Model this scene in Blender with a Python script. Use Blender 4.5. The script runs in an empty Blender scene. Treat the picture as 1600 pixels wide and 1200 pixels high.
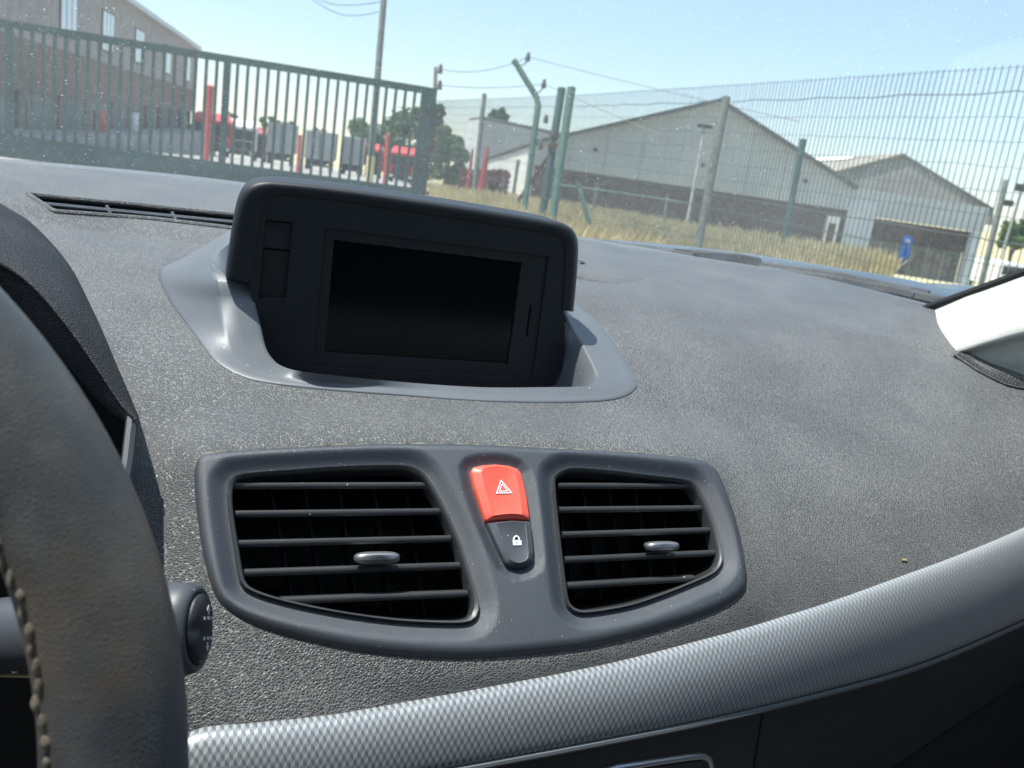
import bpy, bmesh, math, random
import numpy as np
from math import sin, cos, radians, pi
from mathutils import Vector, Matrix, noise
from mathutils.bvhtree import BVHTree
random.seed(4)
rng = np.random.default_rng(4)
S = bpy.context.scene
COL = S.collection
# ------------------------------------------------------------------ camera (the eye is the origin, x to the right of the car, y forward)
FPX = 1400.0
_p, _r = radians(14.5), radians(7.3)
_f = np.array([0, cos(_p), -sin(_p)]); _r0 = np.array([1., 0, 0]); _u0 = np.cross(_r0, _f)
_rt = _r0 * cos(_r) + _u0 * sin(_r); _up = _u0 * cos(_r) - _r0 * sin(_r)
_X = _f + _rt * ((4500 - 800) / FPX) + _up * ((600 - 780) / FPX); _X /= np.linalg.norm(_X)
_Z = np.array([0, 0, 1.]) - _X[2] * _X; _Z /= np.linalg.norm(_Z)
_M = np.array([_X, np.cross(_Z, _X), _Z])
f, rt, up = _M @ _f, _M @ _rt, _M @ _up
cam = bpy.data.cameras.new('camera'); camo = bpy.data.objects.new('camera', cam); COL.objects.link(camo)
cam.sensor_width = 36; cam.lens = 36 * FPX / 1600
cam.clip_start = 0.02; cam.clip_end = 2000
cam.dof.use_dof = True; cam.dof.focus_distance = 0.56; cam.dof.aperture_fstop = 17
camo.matrix_world = Matrix(((rt[0], up[0], -f[0], 0), (rt[1], up[1], -f[1], 0), (rt[2], up[2], -f[2], 0), (0, 0, 0, 1)))
S.camera = camo
# ------------------------------------------------------------------ light
SUN = Vector((-0.33, 0.16, 1.0)).normalized()
W = bpy.data.worlds.new('World'); S.world = W; W.use_nodes = True
wn = W.node_tree; bg = wn.nodes['Background']
sky = wn.nodes.new('ShaderNodeTexSky'); sky.sky_type = 'NISHITA'; sky.sun_disc = False
sky.sun_elevation = math.asin(SUN.z); sky.sun_rotation = math.atan2(SUN.x, SUN.y)
sky.altitude = 50; sky.air_density = 1.0; sky.dust_density = 0.0; sky.ozone_density = 1.5
wn.links.new(sky.outputs[0], bg.inputs[0]); bg.inputs[1].default_value = 0.05
# summer air: an even pale blue over the whole dome, whiter towards the horizon and towards the sun
_g = wn.nodes.new('ShaderNodeNewGeometry'); _n = wn.nodes.new('ShaderNodeVectorMath'); _n.operation = 'SCALE'; _n.inputs['Scale'].default_value = -1
wn.links.new(_g.outputs['Incoming'], _n.inputs[0])
_s = wn.nodes.new('ShaderNodeSeparateXYZ'); wn.links.new(_n.outputs[0], _s.inputs[0])
_rp = wn.nodes.new('ShaderNodeValToRGB'); wn.links.new(_s.outputs[2], _rp.inputs[0])
for _i, (_q, _c) in enumerate(((0.0, (.19, .235, .265)), (.16, (.16, .228, .292)), (.45, (.11, .185, .28)), (1.0, (.04, .10, .20)))):
    _e = _rp.color_ramp.elements[_i] if _i < 2 else _rp.color_ramp.elements.new(_q); _e.position = _q; _e.color = (*_c, 1)
_d = wn.nodes.new('ShaderNodeVectorMath'); _d.operation = 'DOT_PRODUCT'; wn.links.new(_n.outputs[0], _d.inputs[0]); _d.inputs[1].default_value = SUN
_m1 = wn.nodes.new('ShaderNodeMath'); _m1.operation = 'MAXIMUM'; wn.links.new(_d.outputs['Value'], _m1.inputs[0]); _m1.inputs[1].default_value = 0
_m2 = wn.nodes.new('ShaderNodeMath'); _m2.operation = 'POWER'; wn.links.new(_m1.outputs[0], _m2.inputs[0]); _m2.inputs[1].default_value = 3.5
_gl = wn.nodes.new('ShaderNodeMix'); _gl.data_type = 'RGBA'; _gl.blend_type = 'ADD'; wn.links.new(_m2.outputs[0], _gl.inputs[0]); wn.links.new(_rp.outputs[0], _gl.inputs[6]); _gl.inputs[7].default_value = (.55, .53, .48, 1)
_b2 = wn.nodes.new('ShaderNodeBackground'); wn.links.new(_gl.outputs[2], _b2.inputs[0]); _b2.inputs[1].default_value = 1.0
_ad = wn.nodes.new('ShaderNodeAddShader'); wn.links.new(bg.outputs[0], _ad.inputs[0]); wn.links.new(_b2.outputs[0], _ad.inputs[1]); wn.links.new(_ad.outputs[0], wn.nodes['World Output'].inputs[0])
sl = bpy.data.lights.new('sun', 'SUN'); sl.energy = 4.2; sl.angle = radians(0.53); sl.color = (1, 0.96, 0.9)
so = bpy.data.objects.new('sun', sl); COL.objects.link(so); so.rotation_euler = SUN.to_track_quat('Z', 'Y').to_euler()
so.location = (-3, 2, 6)
S.view_settings.view_transform = 'Standard'; S.view_settings.look = 'None'
S.view_settings.gamma = 1; S.view_settings.use_curve_mapping = False
S.view_settings.exposure = 0.95
S.cycles.max_bounces = 8; S.cycles.transparent_max_bounces = 16
S.cycles.use_denoising = True
try: S.cycles.sample_clamp_indirect = 6
except Exception: pass

# ------------------------------------------------------------------ measuring helpers: sight lines of the photograph -> places in the car / yard
def ray(u, v): return f + rt * ((u - 800) / FPX) + up * ((600 - v) / FPX)
def at_y(u, v, y): d = ray(u, v); return Vector(d * (y / d[1]))
def at_z(u, v, z): d = ray(u, v); return Vector(d * (z / d[2]))
def at_t(u, v, t): return Vector(ray(u, v) * t)
def at_plane(u, v, q, n):
    d = Vector(ray(u, v)); return d * (q.dot(n) / d.dot(n))
def pix(P):
    P = np.array(P); z = P @ f
    return 800 + FPX * (P @ rt) / z, 600 - FPX * (P @ up) / z
FH = Vector((f[0], f[1], 0)).normalized(); RH = Vector((FH.y, -FH.x, 0))

# ------------------------------------------------------------------ materials
def mat(name, col, rough=0.6, metal=0.0, spec=0.5):
    m = bpy.data.materials.new(name); m.use_nodes = True
    b = m.node_tree.nodes['Principled BSDF']
    b.inputs['Base Color'].default_value = (*col, 1); b.inputs['Roughness'].default_value = rough
    b.inputs['Metallic'].default_value = metal; b.inputs['Specular IOR Level'].default_value = spec
    return m
def nd(m, typ, **kw):
    n = m.node_tree.nodes.new(typ)
    for k, v in kw.items():
        if k.startswith('_'): setattr(n, k[1:], v)
        else: n.inputs[k.replace('__', ' ')].default_value = v
    return n
def lk(m, a, b): m.node_tree.links.new(a, b)
def pb(m): return m.node_tree.nodes['Principled BSDF']
def coords(m): return nd(m, 'ShaderNodeTexCoord').outputs['Object']
def ramp(m, fac, stops):
    r = nd(m, 'ShaderNodeValToRGB'); e = r.color_ramp.elements
    while len(e) < len(stops): e.new(0.5)
    for i, (p, c) in enumerate(stops):
        e[i].position = p; e[i].color = (*c, 1) if len(c) == 3 else c
    lk(m, fac, r.inputs[0]); return r.outputs[0]
def math_(m, op, a, b=None, c=None):
    n = nd(m, 'ShaderNodeMath', _operation=op)
    for i, x in enumerate((a, b, c)):
        if x is None: continue
        if isinstance(x, (int, float)): n.inputs[i].default_value = x
        else: lk(m, x, n.inputs[i])
    return n.outputs[0]
def mixc(m, fac, a, b):
    n = nd(m, 'ShaderNodeMix', _data_type='RGBA')
    for s, x in ((n.inputs[0], fac), (n.inputs[6], a), (n.inputs[7], b)):
        if isinstance(x, (int, float)): s.default_value = x
        elif isinstance(x, tuple): s.default_value = (*x, 1)
        else: lk(m, x, s)
    return n.outputs[2]
def noisy(name, c1, c2, scale, rough=0.8, detail=4, bump=0.0, bscale=None, bdist=0.01, metal=0, spec=0.5, lo=0.35, hi=0.65):
    m = mat(name, c1, rough, metal, spec); co = coords(m)
    n = nd(m, 'ShaderNodeTexNoise', Scale=scale, Detail=detail); lk(m, co, n.inputs['Vector'])
    lk(m, ramp(m, n.outputs['Fac'], [(lo, c1), (hi, c2)]), pb(m).inputs['Base Color'])
    if bump:
        n2 = nd(m, 'ShaderNodeTexNoise', Scale=bscale or scale * 3, Detail=3); lk(m, co, n2.inputs['Vector'])
        b = nd(m, 'ShaderNodeBump', Strength=bump, Distance=bdist); lk(m, n2.outputs['Fac'], b.inputs['Height'])
        lk(m, b.outputs[0], pb(m).inputs['Normal'])
    return m

def grain_mat(name, base, dust, scale, rough=0.48, strength=0.6, dist=0.0006, spec=0.5, mottled=0.15):
    """moulded leather grain: raised cells with paler valleys between them"""
    m = mat(name, base, rough, 0, spec); co = coords(m)
    nz = nd(m, 'ShaderNodeTexNoise', Scale=scale * 0.55, Detail=1); lk(m, co, nz.inputs['Vector'])
    va = nd(m, 'ShaderNodeVectorMath', _operation='MULTIPLY_ADD'); lk(m, nz.outputs['Color'], va.inputs[0])
    va.inputs[1].default_value = (0.0012,) * 3; lk(m, co, va.inputs[2])
    vo = nd(m, 'ShaderNodeTexVoronoi', Scale=scale, _feature='DISTANCE_TO_EDGE'); lk(m, va.outputs[0], vo.inputs['Vector'])
    h = math_(m, 'SMOOTHSTEP' if False else 'MINIMUM', vo.outputs['Distance'], 0.28)
    big = nd(m, 'ShaderNodeTexNoise', Scale=14, Detail=5); lk(m, co, big.inputs['Vector'])
    fine = nd(m, 'ShaderNodeTexNoise', Scale=900, Detail=2); lk(m, co, fine.inputs['Vector'])
    valley = ramp(m, vo.outputs['Distance'], [(0.02, (1, 1, 1)), (0.16, (0, 0, 0))])
    valleyf = math_(m, 'MULTIPLY', valley, ramp(m, big.outputs['Fac'], [(0.3, (0.35,) * 3), (0.7, (1, 1, 1))]))
    c0 = mixc(m, math_(m, 'MULTIPLY', big.outputs['Fac'], mottled), base, tuple(min(1, x * 1.9 + 0.01) for x in base))
    lk(m, mixc(m, math_(m, 'MULTIPLY', valleyf, 0.8), c0, dust), pb(m).inputs['Base Color'])
    hh = math_(m, 'MULTIPLY_ADD', fine.outputs['Fac'], 0.06, h)
    b = nd(m, 'ShaderNodeBump', Strength=strength, Distance=dist * 4); lk(m, hh, b.inputs['Height'])
    lk(m, b.outputs[0], pb(m).inputs['Normal'])
    rr = math_(m, 'MULTIPLY_ADD', big.outputs['Fac'], 0.08, rough - 0.04)
    lk(m, rr, pb(m).inputs['Roughness'])
    return m

def satin(name, base, rough=0.4, dust=0.25, grainy=0.35, spec=0.5, scale=1.0):
    """smooth moulded plastic with fine spark-eroded grain and settled dust specks"""
    m = mat(name, base, rough, 0, spec); co = coords(m)
    n = nd(m, 'ShaderNodeTexNoise', Scale=1700 * scale, Detail=2); lk(m, co, n.inputs['Vector'])
    b = nd(m, 'ShaderNodeBump', Strength=grainy, Distance=0.0004); lk(m, n.outputs['Fac'], b.inputs['Height'])
    lk(m, b.outputs[0], pb(m).inputs['Normal'])
    vo = nd(m, 'ShaderNodeTexVoronoi', Scale=260 * scale, Randomness=1.0); lk(m, co, vo.inputs['Vector'])
    sep = nd(m, 'ShaderNodeSeparateColor'); lk(m, vo.outputs['Color'], sep.inputs[0])
    big = nd(m, 'ShaderNodeTexNoise', Scale=22, Detail=5); lk(m, co, big.inputs['Vector'])
    sz = math_(m, 'MULTIPLY', math_(m, 'POWER', sep.outputs[0], 6.0), 0.16)
    sp = math_(m, 'LESS_THAN', vo.outputs['Distance'], sz)
    spf = math_(m, 'MULTIPLY', sp, math_(m, 'MULTIPLY', big.outputs['Fac'], 1.3))
    c0 = mixc(m, math_(m, 'MULTIPLY', big.outputs['Fac'], 0.35), base, tuple(x * 1.8 + 0.015 for x in base))
    lk(m, mixc(m, math_(m, 'MULTIPLY', spf, dust * 3), c0, (0.55, 0.55, 0.52)), pb(m).inputs['Base Color'])
    rr = math_(m, 'MULTIPLY_ADD', big.outputs['Fac'], 0.2, rough - 0.1); lk(m, rr, pb(m).inputs['Roughness'])
    return m

M_PAD = grain_mat('dash_grain', (0.036, 0.0375, 0.040), (0.20, 0.195, 0.185), 620)
pb(M_PAD).inputs['Sheen Weight'].default_value = 0.3; pb(M_PAD).inputs['Sheen Roughness'].default_value = 0.45; pb(M_PAD).inputs['Sheen Tint'].default_value = (.97, .98, 1, 1)
M_HOOD = grain_mat('hood_grain', (0.012, 0.013, 0.016), (0.07, 0.07, 0.07), 520, rough=0.62, strength=0.7, spec=0.15)
M_COWL = satin('cowl_plastic', (0.092, 0.101, 0.112), 0.44, 0.35, 0.15)
M_PANEL = satin('vent_panel_plastic', (0.036, 0.042, 0.052), 0.4, 0.3, 0.8, .55, 1.5)
M_BLACK = satin('black_plastic', (0.012, 0.014, 0.018), 0.45, 0.12, 0.25)
M_SLAT = satin('slat_plastic', (0.032, 0.033, 0.035), 0.4, 0.35, 0.2)
M_DEEP = mat('deep_black', (0.006, 0.006, 0.007), 0.7)
M_DISP = satin('display_plastic', (0.009, 0.011, 0.014), 0.5, 0.05, 0.25, 0.4)
M_SCREEN = mat('screen_glass', (0.003, 0.003, 0.0035), 0.2, 0, 0.3)
M_RED = satin('red_button_plastic', (0.70, 0.095, 0.06), 0.4, 0.03, 0.1)
M_GREYB = satin('grey_button_plastic', (0.055, 0.06, 0.07), 0.38, 0.25, 0.12)
M_WHITE = mat('white_print', (0.85, 0.85, 0.85), 0.5)
M_ICON = mat('faded_print', (0.45, 0.45, 0.45), 0.5)
M_LOWER = satin('lower_dash_plastic', (0.018, 0.021, 0.025), 0.5, 0.08, 0.3)
M_CHROME = mat('satin_chrome', (0.55, 0.57, 0.6), 0.28, 0.9)
M_PILLAR = noisy('pillar_cloth', (0.52, 0.51, 0.465), (0.57, 0.56, 0.515), 60, 0.85, 5, 0.15, 900, 0.0006)
M_SEAL = mat('rubber_seal', (0.012, 0.012, 0.012), 0.6)
M_HEAD = noisy('headliner', (0.42, 0.42, 0.4), (0.48, 0.48, 0.46), 50, 0.95)
M_SEAT = noisy('seat_cloth', (0.05, 0.05, 0.055), (0.08, 0.08, 0.085), 60, 0.95)
M_KNOB = mat('grey_knob', (0.30, 0.31, 0.32), 0.3, 0.75)
M_STALK = satin('stalk_plastic', (0.04, 0.043, 0.05), 0.42, 0.12, 0.25)
M_PAINT = mat('blue_grey_paint', (0.045, 0.05, 0.055), 0.3, 0.2)
pb(M_PAINT).inputs['Coat Weight'].default_value = 0.4
M_COWLPL = noisy('scuttle_plastic', (0.02, 0.02, 0.022), (0.045, 0.045, 0.045), 40, 0.7)

def leather():
    m = mat('worn_leather', (0.07, 0.068, 0.064), 0.5); co = coords(m)
    n = nd(m, 'ShaderNodeTexNoise', Scale=30, Detail=5, Roughness=0.55); lk(m, co, n.inputs['Vector'])
    n2 = nd(m, 'ShaderNodeTexNoise', Scale=11, Detail=4); lk(m, co, n2.inputs['Vector'])
    c1 = ramp(m, n.outputs['Fac'], [(0.3, (0.035, 0.037, 0.041)), (0.55, (0.062, 0.063, 0.063)), (0.8, (0.14, 0.136, 0.122))])
    lk(m, mixc(m, ramp(m, n2.outputs['Fac'], [(0.56, (0, 0, 0)), (0.74, (0.6,) * 3)]), c1, (0.19, 0.135, 0.085)), pb(m).inputs['Base Color'])
    vo = nd(m, 'ShaderNodeTexVoronoi', Scale=700, _feature='DISTANCE_TO_EDGE'); lk(m, co, vo.inputs['Vector'])
    b = nd(m, 'ShaderNodeBump', Strength=0.25, Distance=0.0008)
    lk(m, math_(m, 'ADD', vo.outputs['Distance'], math_(m, 'MULTIPLY', n.outputs['Fac'], 0.7)), b.inputs['Height']); lk(m, b.outputs[0], pb(m).inputs['Normal'])
    return m
M_LEATHER = leather()
M_THREAD = noisy('thread', (0.06, 0.05, 0.04), (0.26, 0.215, 0.145), 160, 0.95)

def cubes_mat():
    """printed tumbling-block pattern on a satin metallic film"""
    m = mat('cube_film', (0.3, 0.3, 0.32), 0.34, 0.25)
    uv = nd(m, 'ShaderNodeUVMap').outputs[0]
    sp = nd(m, 'ShaderNodeSeparateXYZ'); lk(m, uv, sp.inputs[0])
    R3 = math.sqrt(3)
    x = math_(m, 'DIVIDE', sp.outputs[0], 0.0040); y = math_(m, 'DIVIDE', sp.outputs[1], 0.0040)
    def cell(ox, oy):
        cx = math_(m, 'SUBTRACT', math_(m, 'FRACT', math_(m, 'ADD', x, ox)), 0.5)
        cy = math_(m, 'MULTIPLY', math_(m, 'SUBTRACT', math_(m, 'FRACT', math_(m, 'ADD', math_(m, 'DIVIDE', y, R3), oy)), 0.5), R3)
        return cx, cy, math_(m, 'ADD', math_(m, 'MULTIPLY', cx, cx), math_(m, 'MULTIPLY', cy, cy))
    ax, ay, ad = cell(0, 0); bx, by, bd = cell(0.5, 0.5)
    k = math_(m, 'LESS_THAN', ad, bd)
    def pick(a, b): return math_(m, 'ADD', math_(m, 'MULTIPLY', a, k), math_(m, 'MULTIPLY', b, math_(m, 'SUBTRACT', 1.0, k)))
    ang = math_(m, 'ARCTAN2', pick(ay, by), pick(ax, bx))
    a01 = math_(m, 'FRACT', math_(m, 'ADD', math_(m, 'DIVIDE', ang, 2 * pi), 1 + 1 / 12.0 - 1 / 6.0))
    c = ramp(m, a01, [(0.0, (0.215, 0.233, 0.248)), (0.3333, (0.125, 0.136, 0.147)), (0.6667, (0.36, 0.38, 0.395))])
    m.node_tree.nodes[-1]
    for n in m.node_tree.nodes:
        if n.bl_idname == 'ShaderNodeValToRGB': n.color_ramp.interpolation = 'CONSTANT'
    co = coords(m); vo = nd(m, 'ShaderNodeTexVoronoi', Scale=330); lk(m, co, vo.inputs['Vector'])
    s2 = nd(m, 'ShaderNodeSeparateColor'); lk(m, vo.outputs['Color'], s2.inputs[0])
    spk = math_(m, 'LESS_THAN', vo.outputs['Distance'], math_(m, 'MULTIPLY', math_(m, 'POWER', s2.outputs[0], 8.0), 0.16))
    # fade of the print along the strip; paler film stands for side-window light
    fade = nd(m, 'ShaderNodeMapRange'); lk(m, sp.outputs[0], fade.inputs[0]); fade.inputs[1].default_value = 0.2; fade.inputs[2].default_value = 0.8; fade.inputs[3].default_value = 0.1; fade.inputs[4].default_value = 0.85
    cc = mixc(m, fade.outputs[0], c, (0.37, 0.385, 0.40))
    scn = nd(m, 'ShaderNodeTexNoise', Scale=55, Detail=5); lk(m, co, scn.inputs['Vector'])
    lk(m, mixc(m, spk, cc, (0.6, 0.6, 0.58)), pb(m).inputs['Base Color'])
    lk(m, math_(m, 'MULTIPLY_ADD', scn.outputs['Fac'], 0.25, 0.24), pb(m).inputs['Roughness'])
    return m
M_CUBES = cubes_mat()

def glass_mat():
    m = bpy.data.materials.new('dusty_windscreen'); m.use_nodes = True
    nt = m.node_tree; nt.nodes.remove(nt.nodes['Principled BSDF']); out = nt.nodes['Material Output']
    tr = nd(m, 'ShaderNodeBsdfTransparent', Color=(0.93, 0.97, 0.96, 1)); gl = nd(m, 'ShaderNodeBsdfGlossy', Roughness=0.02)
    lw = nd(m, 'ShaderNodeFresnel', IOR=1.45)
    m1 = nd(m, 'ShaderNodeMixShader'); lk(m, math_(m, 'MULTIPLY', lw.outputs[0], 0.07), m1.inputs[0]); lk(m, tr.outputs[0], m1.inputs[1]); lk(m, gl.outputs[0], m1.inputs[2])
    co = coords(m)
    dif = nd(m, 'ShaderNodeBsdfDiffuse', Color=(0.74, 0.82, 0.86, 1)); trl = nd(m, 'ShaderNodeBsdfTranslucent', Color=(0.74, 0.85, 0.9, 1))
    md = nd(m, 'ShaderNodeMixShader'); md.inputs[0].default_value = 0.55; lk(m, dif.outputs[0], md.inputs[1]); lk(m, trl.outputs[0], md.inputs[2])
    vo = nd(m, 'ShaderNodeTexVoronoi', Scale=170); lk(m, co, vo.inputs['Vector'])
    s2 = nd(m, 'ShaderNodeSeparateColor'); lk(m, vo.outputs['Color'], s2.inputs[0])
    spk = math_(m, 'LESS_THAN', vo.outputs['Distance'], math_(m, 'MULTIPLY', math_(m, 'POWER', s2.outputs[0], 5.0), 0.17))
    vo2 = nd(m, 'ShaderNodeTexVoronoi', Scale=430); lk(m, co, vo2.inputs['Vector'])
    s3 = nd(m, 'ShaderNodeSeparateColor'); lk(m, vo2.outputs['Color'], s3.inputs[0])
    spk2 = math_(m, 'LESS_THAN', vo2.outputs['Distance'], math_(m, 'MULTIPLY', math_(m, 'POWER', s3.outputs[0], 3.5), 0.30))
    spk = math_(m, 'MAXIMUM', spk, math_(m, 'MULTIPLY', spk2, 0.7))
    big = nd(m, 'ShaderNodeTexNoise', Scale=9, Detail=6, Roughness=0.7); lk(m, co, big.inputs['Vector'])
    veil = math_(m, 'MULTIPLY_ADD', big.outputs['Fac'], 0.07, 0.036)
    fac = math_(m, 'MINIMUM', math_(m, 'ADD', veil, math_(m, 'MULTIPLY', spk, 0.38)), 0.6)
    m2 = nd(m, 'ShaderNodeMixShader'); lk(m, fac, m2.inputs[0]); lk(m, m1.outputs[0], m2.inputs[1]); lk(m, md.outputs[0], m2.inputs[2])
    lk(m, m2.outputs[0], out.inputs[0]); return m
M_GLASS = glass_mat()

M_GREEN = noisy('green_fence_paint', (0.016, 0.056, 0.050), (0.03, 0.08, 0.07), 8, 0.55)
M_GREENL = noisy('green_post_paint', (0.045, 0.11, 0.085), (0.075, 0.15, 0.11), 8, 0.6)
M_GREYP = noisy('weathered_post', (0.10, 0.115, 0.105), (0.17, 0.18, 0.16), 9, 0.7)
M_WIRE = mat('mesh_wire', (0.045, 0.07, 0.08), 0.5, 0.3)
M_RUST = noisy('rusty_steel', (0.09, 0.07, 0.06), (0.17, 0.09, 0.065), 12, 0.85)
M_REDP = noisy('faded_red_paint', (0.42, 0.05, 0.04), (0.5, 0.09, 0.07), 5, 0.6)
M_STEELP = noisy('grey_lamp_pole', (0.3, 0.3, 0.29), (0.4, 0.4, 0.38), 6, 0.6)
M_YELLOW = noisy('faded_yellow_paint', (0.6, 0.5, 0.2), (0.66, 0.58, 0.3), 5, 0.7)
M_INSUL = mat('insulator_plastic', (0.05, 0.05, 0.055), 0.5)
M_BRICKG = noisy('grey_brown_render', (0.28, 0.24, 0.21), (0.36, 0.315, 0.28), 1.6, 0.9, 8)
M_BROWNB = noisy('brown_band_brick', (0.14, 0.085, 0.06), (0.22, 0.14, 0.10), 2.2, 0.9, 8)
M_GREYD = noisy('grey_dock_doors', (0.19, 0.19, 0.185), (0.28, 0.28, 0.27), 1.2, 0.8, 6)
M_WINP = mat('pale_window', (0.55, 0.62, 0.7), 0.15)
M_WINF = mat('brown_window_frame', (0.10, 0.07, 0.055), 0.7)
M_EAVE = mat('zinc_eave', (0.5, 0.52, 0.52), 0.5)
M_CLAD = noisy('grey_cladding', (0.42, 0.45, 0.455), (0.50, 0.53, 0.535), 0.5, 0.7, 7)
M_CLADW = noisy('white_and_sunlit_wall', (0.72, 0.72, 0.68), (0.8, 0.8, 0.77), 0.7, 0.8, 6)
M_PIER = noisy('pale_pier_render', (0.48, 0.53, 0.55), (0.56, 0.6, 0.62), 0.9, 0.8, 6)
M_DARKB = noisy('dark_brick', (0.085, 0.065, 0.06), (0.15, 0.11, 0.10), 3.0, 0.9, 8)
M_ROOFT = noisy('roof_trim', (0.09, 0.09, 0.085), (0.13, 0.13, 0.12), 3, 0.8)
M_ROOF = noisy('fibre_cement_roof', (0.20, 0.185, 0.155), (0.29, 0.265, 0.22), 0.8, 0.9, 7)
M_GABLE2 = noisy('dark_slate_gable', (0.20, 0.20, 0.185), (0.26, 0.255, 0.235), 0.7, 0.9, 7)
M_WOOD = noisy('weathered_boards', (0.16, 0.145, 0.13), (0.25, 0.23, 0.205), 2.5, 0.9, 6)
M_BLUE = mat('blue_sign', (0.03, 0.16, 0.55), 0.5)
M_TRED = mat('truck_red', (0.55, 0.035, 0.04), 0.3)
M_TDRED = mat('truck_dark_red', (0.28, 0.03, 0.05), 0.4)
M_TWHITE = mat('truck_white', (0.78, 0.78, 0.76), 0.35)
M_TGREY = noisy('truck_grey', (0.30, 0.32, 0.31), (0.38, 0.40, 0.39), 1.0, 0.5)
M_TDARK = mat('truck_dark', (0.025, 0.027, 0.03), 0.6)
M_TGLASS = mat('truck_glass', (0.02, 0.025, 0.03), 0.08)
M_LAMPG = mat('headlight_glass', (0.75, 0.75, 0.72), 0.2)
M_LEAF1 = noisy('leaf_mid', (0.085, 0.155, 0.045), (0.15, 0.235, 0.07), 1.3, 0.6, lo=0.3, hi=0.7)
M_LEAF2 = noisy('leaf_dark', (0.05, 0.10, 0.035), (0.09, 0.155, 0.05), 1.3, 0.6, lo=0.3, hi=0.7)
M_LEAF3 = noisy('leaf_light', (0.09, 0.14, 0.04), (0.15, 0.20, 0.065), 1.3, 0.6, lo=0.3, hi=0.7)
M_LEAFR = noisy('leaf_red', (0.14, 0.055, 0.05), (0.20, 0.085, 0.065), 1.3, 0.7, lo=0.3, hi=0.7)
M_BARK = noisy('bark', (0.08, 0.06, 0.045), (0.14, 0.11, 0.08), 9, 0.9)
M_DRY = noisy('dry_grass', (0.50, 0.42, 0.22), (0.64, 0.55, 0.32), 0.9, 0.9, 5)
M_SOIL = noisy('dry_meadow', (0.36, 0.32, 0.17), (0.50, 0.43, 0.25), 0.35, 0.95, 9, 0.4, 6, 0.05)
M_YARD = noisy('pale_concrete', (0.23, 0.222, 0.205), (0.30, 0.29, 0.265), 0.3, 0.9, 9, 0.2, 10, 0.02)

for _m in (M_LEAF1, M_LEAF2, M_LEAF3, M_LEAFR, M_DRY):
    _p = pb(_m); _src = _p.inputs['Base Color'].links[0].from_socket
    _t = nd(_m, 'ShaderNodeBsdfTranslucent'); lk(_m, _src, _t.inputs[0]); _x = nd(_m, 'ShaderNodeMixShader'); _x.inputs[0].default_value = .42
    lk(_m, _p.outputs[0], _x.inputs[1]); lk(_m, _t.outputs[0], _x.inputs[2]); lk(_m, _x.outputs[0], _m.node_tree.nodes['Material Output'].inputs[0])
# ------------------------------------------------------------------ object helpers
WL = {}
def link(o, parent=None):
    COL.objects.link(o)
    if parent is not None: o.parent = parent
    return o
def tag(o, label=None, cat=None, group=None, kind=None):
    if label: o['label'] = label
    if cat: o['category'] = cat
    if group: o['group'] = group
    if kind: o['kind'] = kind
    return o
def thing(name, loc, label, cat, group=None):
    o = bpy.data.objects.new(name, None); o.empty_display_size = 0.05; o.location = loc; link(o); WL[o.name] = Vector(loc)
    return tag(o, label, cat, group)
def finish(me, m, smooth=40):
    if m is not None: me.materials.append(m)
    if smooth:
        me.polygons.foreach_set('use_smooth', [True] * len(me.polygons))
        try: me.set_sharp_from_angle(angle=radians(smooth))
        except Exception: pass
    me.update(); return me
def mesh(name, V, F, m, smooth=40, uv=None):
    me = bpy.data.meshes.new(name); me.from_pydata([tuple(v) for v in V], [], [tuple(q) for q in F])
    if uv is not None:
        l = me.uv_layers.new(name='UVMap')
        for lp in me.loops: l.data[lp.index].uv = uv[lp.vertex_index]
    return finish(me, m, smooth)
def part(name, VF, m, parent, smooth=40, uv=None, recalc=True):
    """mesh given in world places, stored relative to the thing it belongs to"""
    V, F = VF; w = WL.get(parent.name, Vector()) if parent is not None else Vector()
    me = bpy.data.meshes.new(name); me.from_pydata([tuple(Vector(v) - w) for v in V], [], [tuple(q) for q in F])
    if uv is not None:
        l = me.uv_layers.new(name='UVMap')
        for lp in me.loops: l.data[lp.index].uv = uv[lp.vertex_index]
    elif recalc and len(me.polygons) < 60000:
        bm = bmesh.new(); bm.from_mesh(me); bmesh.ops.recalc_face_normals(bm, faces=bm.faces); bm.to_mesh(me); bm.free()
    finish(me, m, smooth)
    o = bpy.data.objects.new(name, me); link(o, parent); WL[o.name] = w
    return o
def single(name, VF, m, loc, label, cat, group=None, kind=None, smooth=40):
    V, F = VF; w = Vector(loc)
    o = part(name, ([Vector(v) - w for v in V], F), m, None, smooth); o.location = w; WL[o.name] = w
    return tag(o, label, cat, group, kind)
def inst(name, me, parent, loc, rot=None, scale=None):
    o = bpy.data.objects.new(name, me); link(o, parent); o.location = Vector(loc) - WL[parent.name]; WL[o.name] = WL[parent.name]
    if rot is not None: o.rotation_euler = rot
    if scale is not None: o.scale = scale
    return o
def join(*L):
    V, F = [], []
    for v, fa in L:
        n = len(V); V += [Vector(x) for x in v]; F += [tuple(i + n for i in q) for q in fa]
    return V, F
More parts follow.
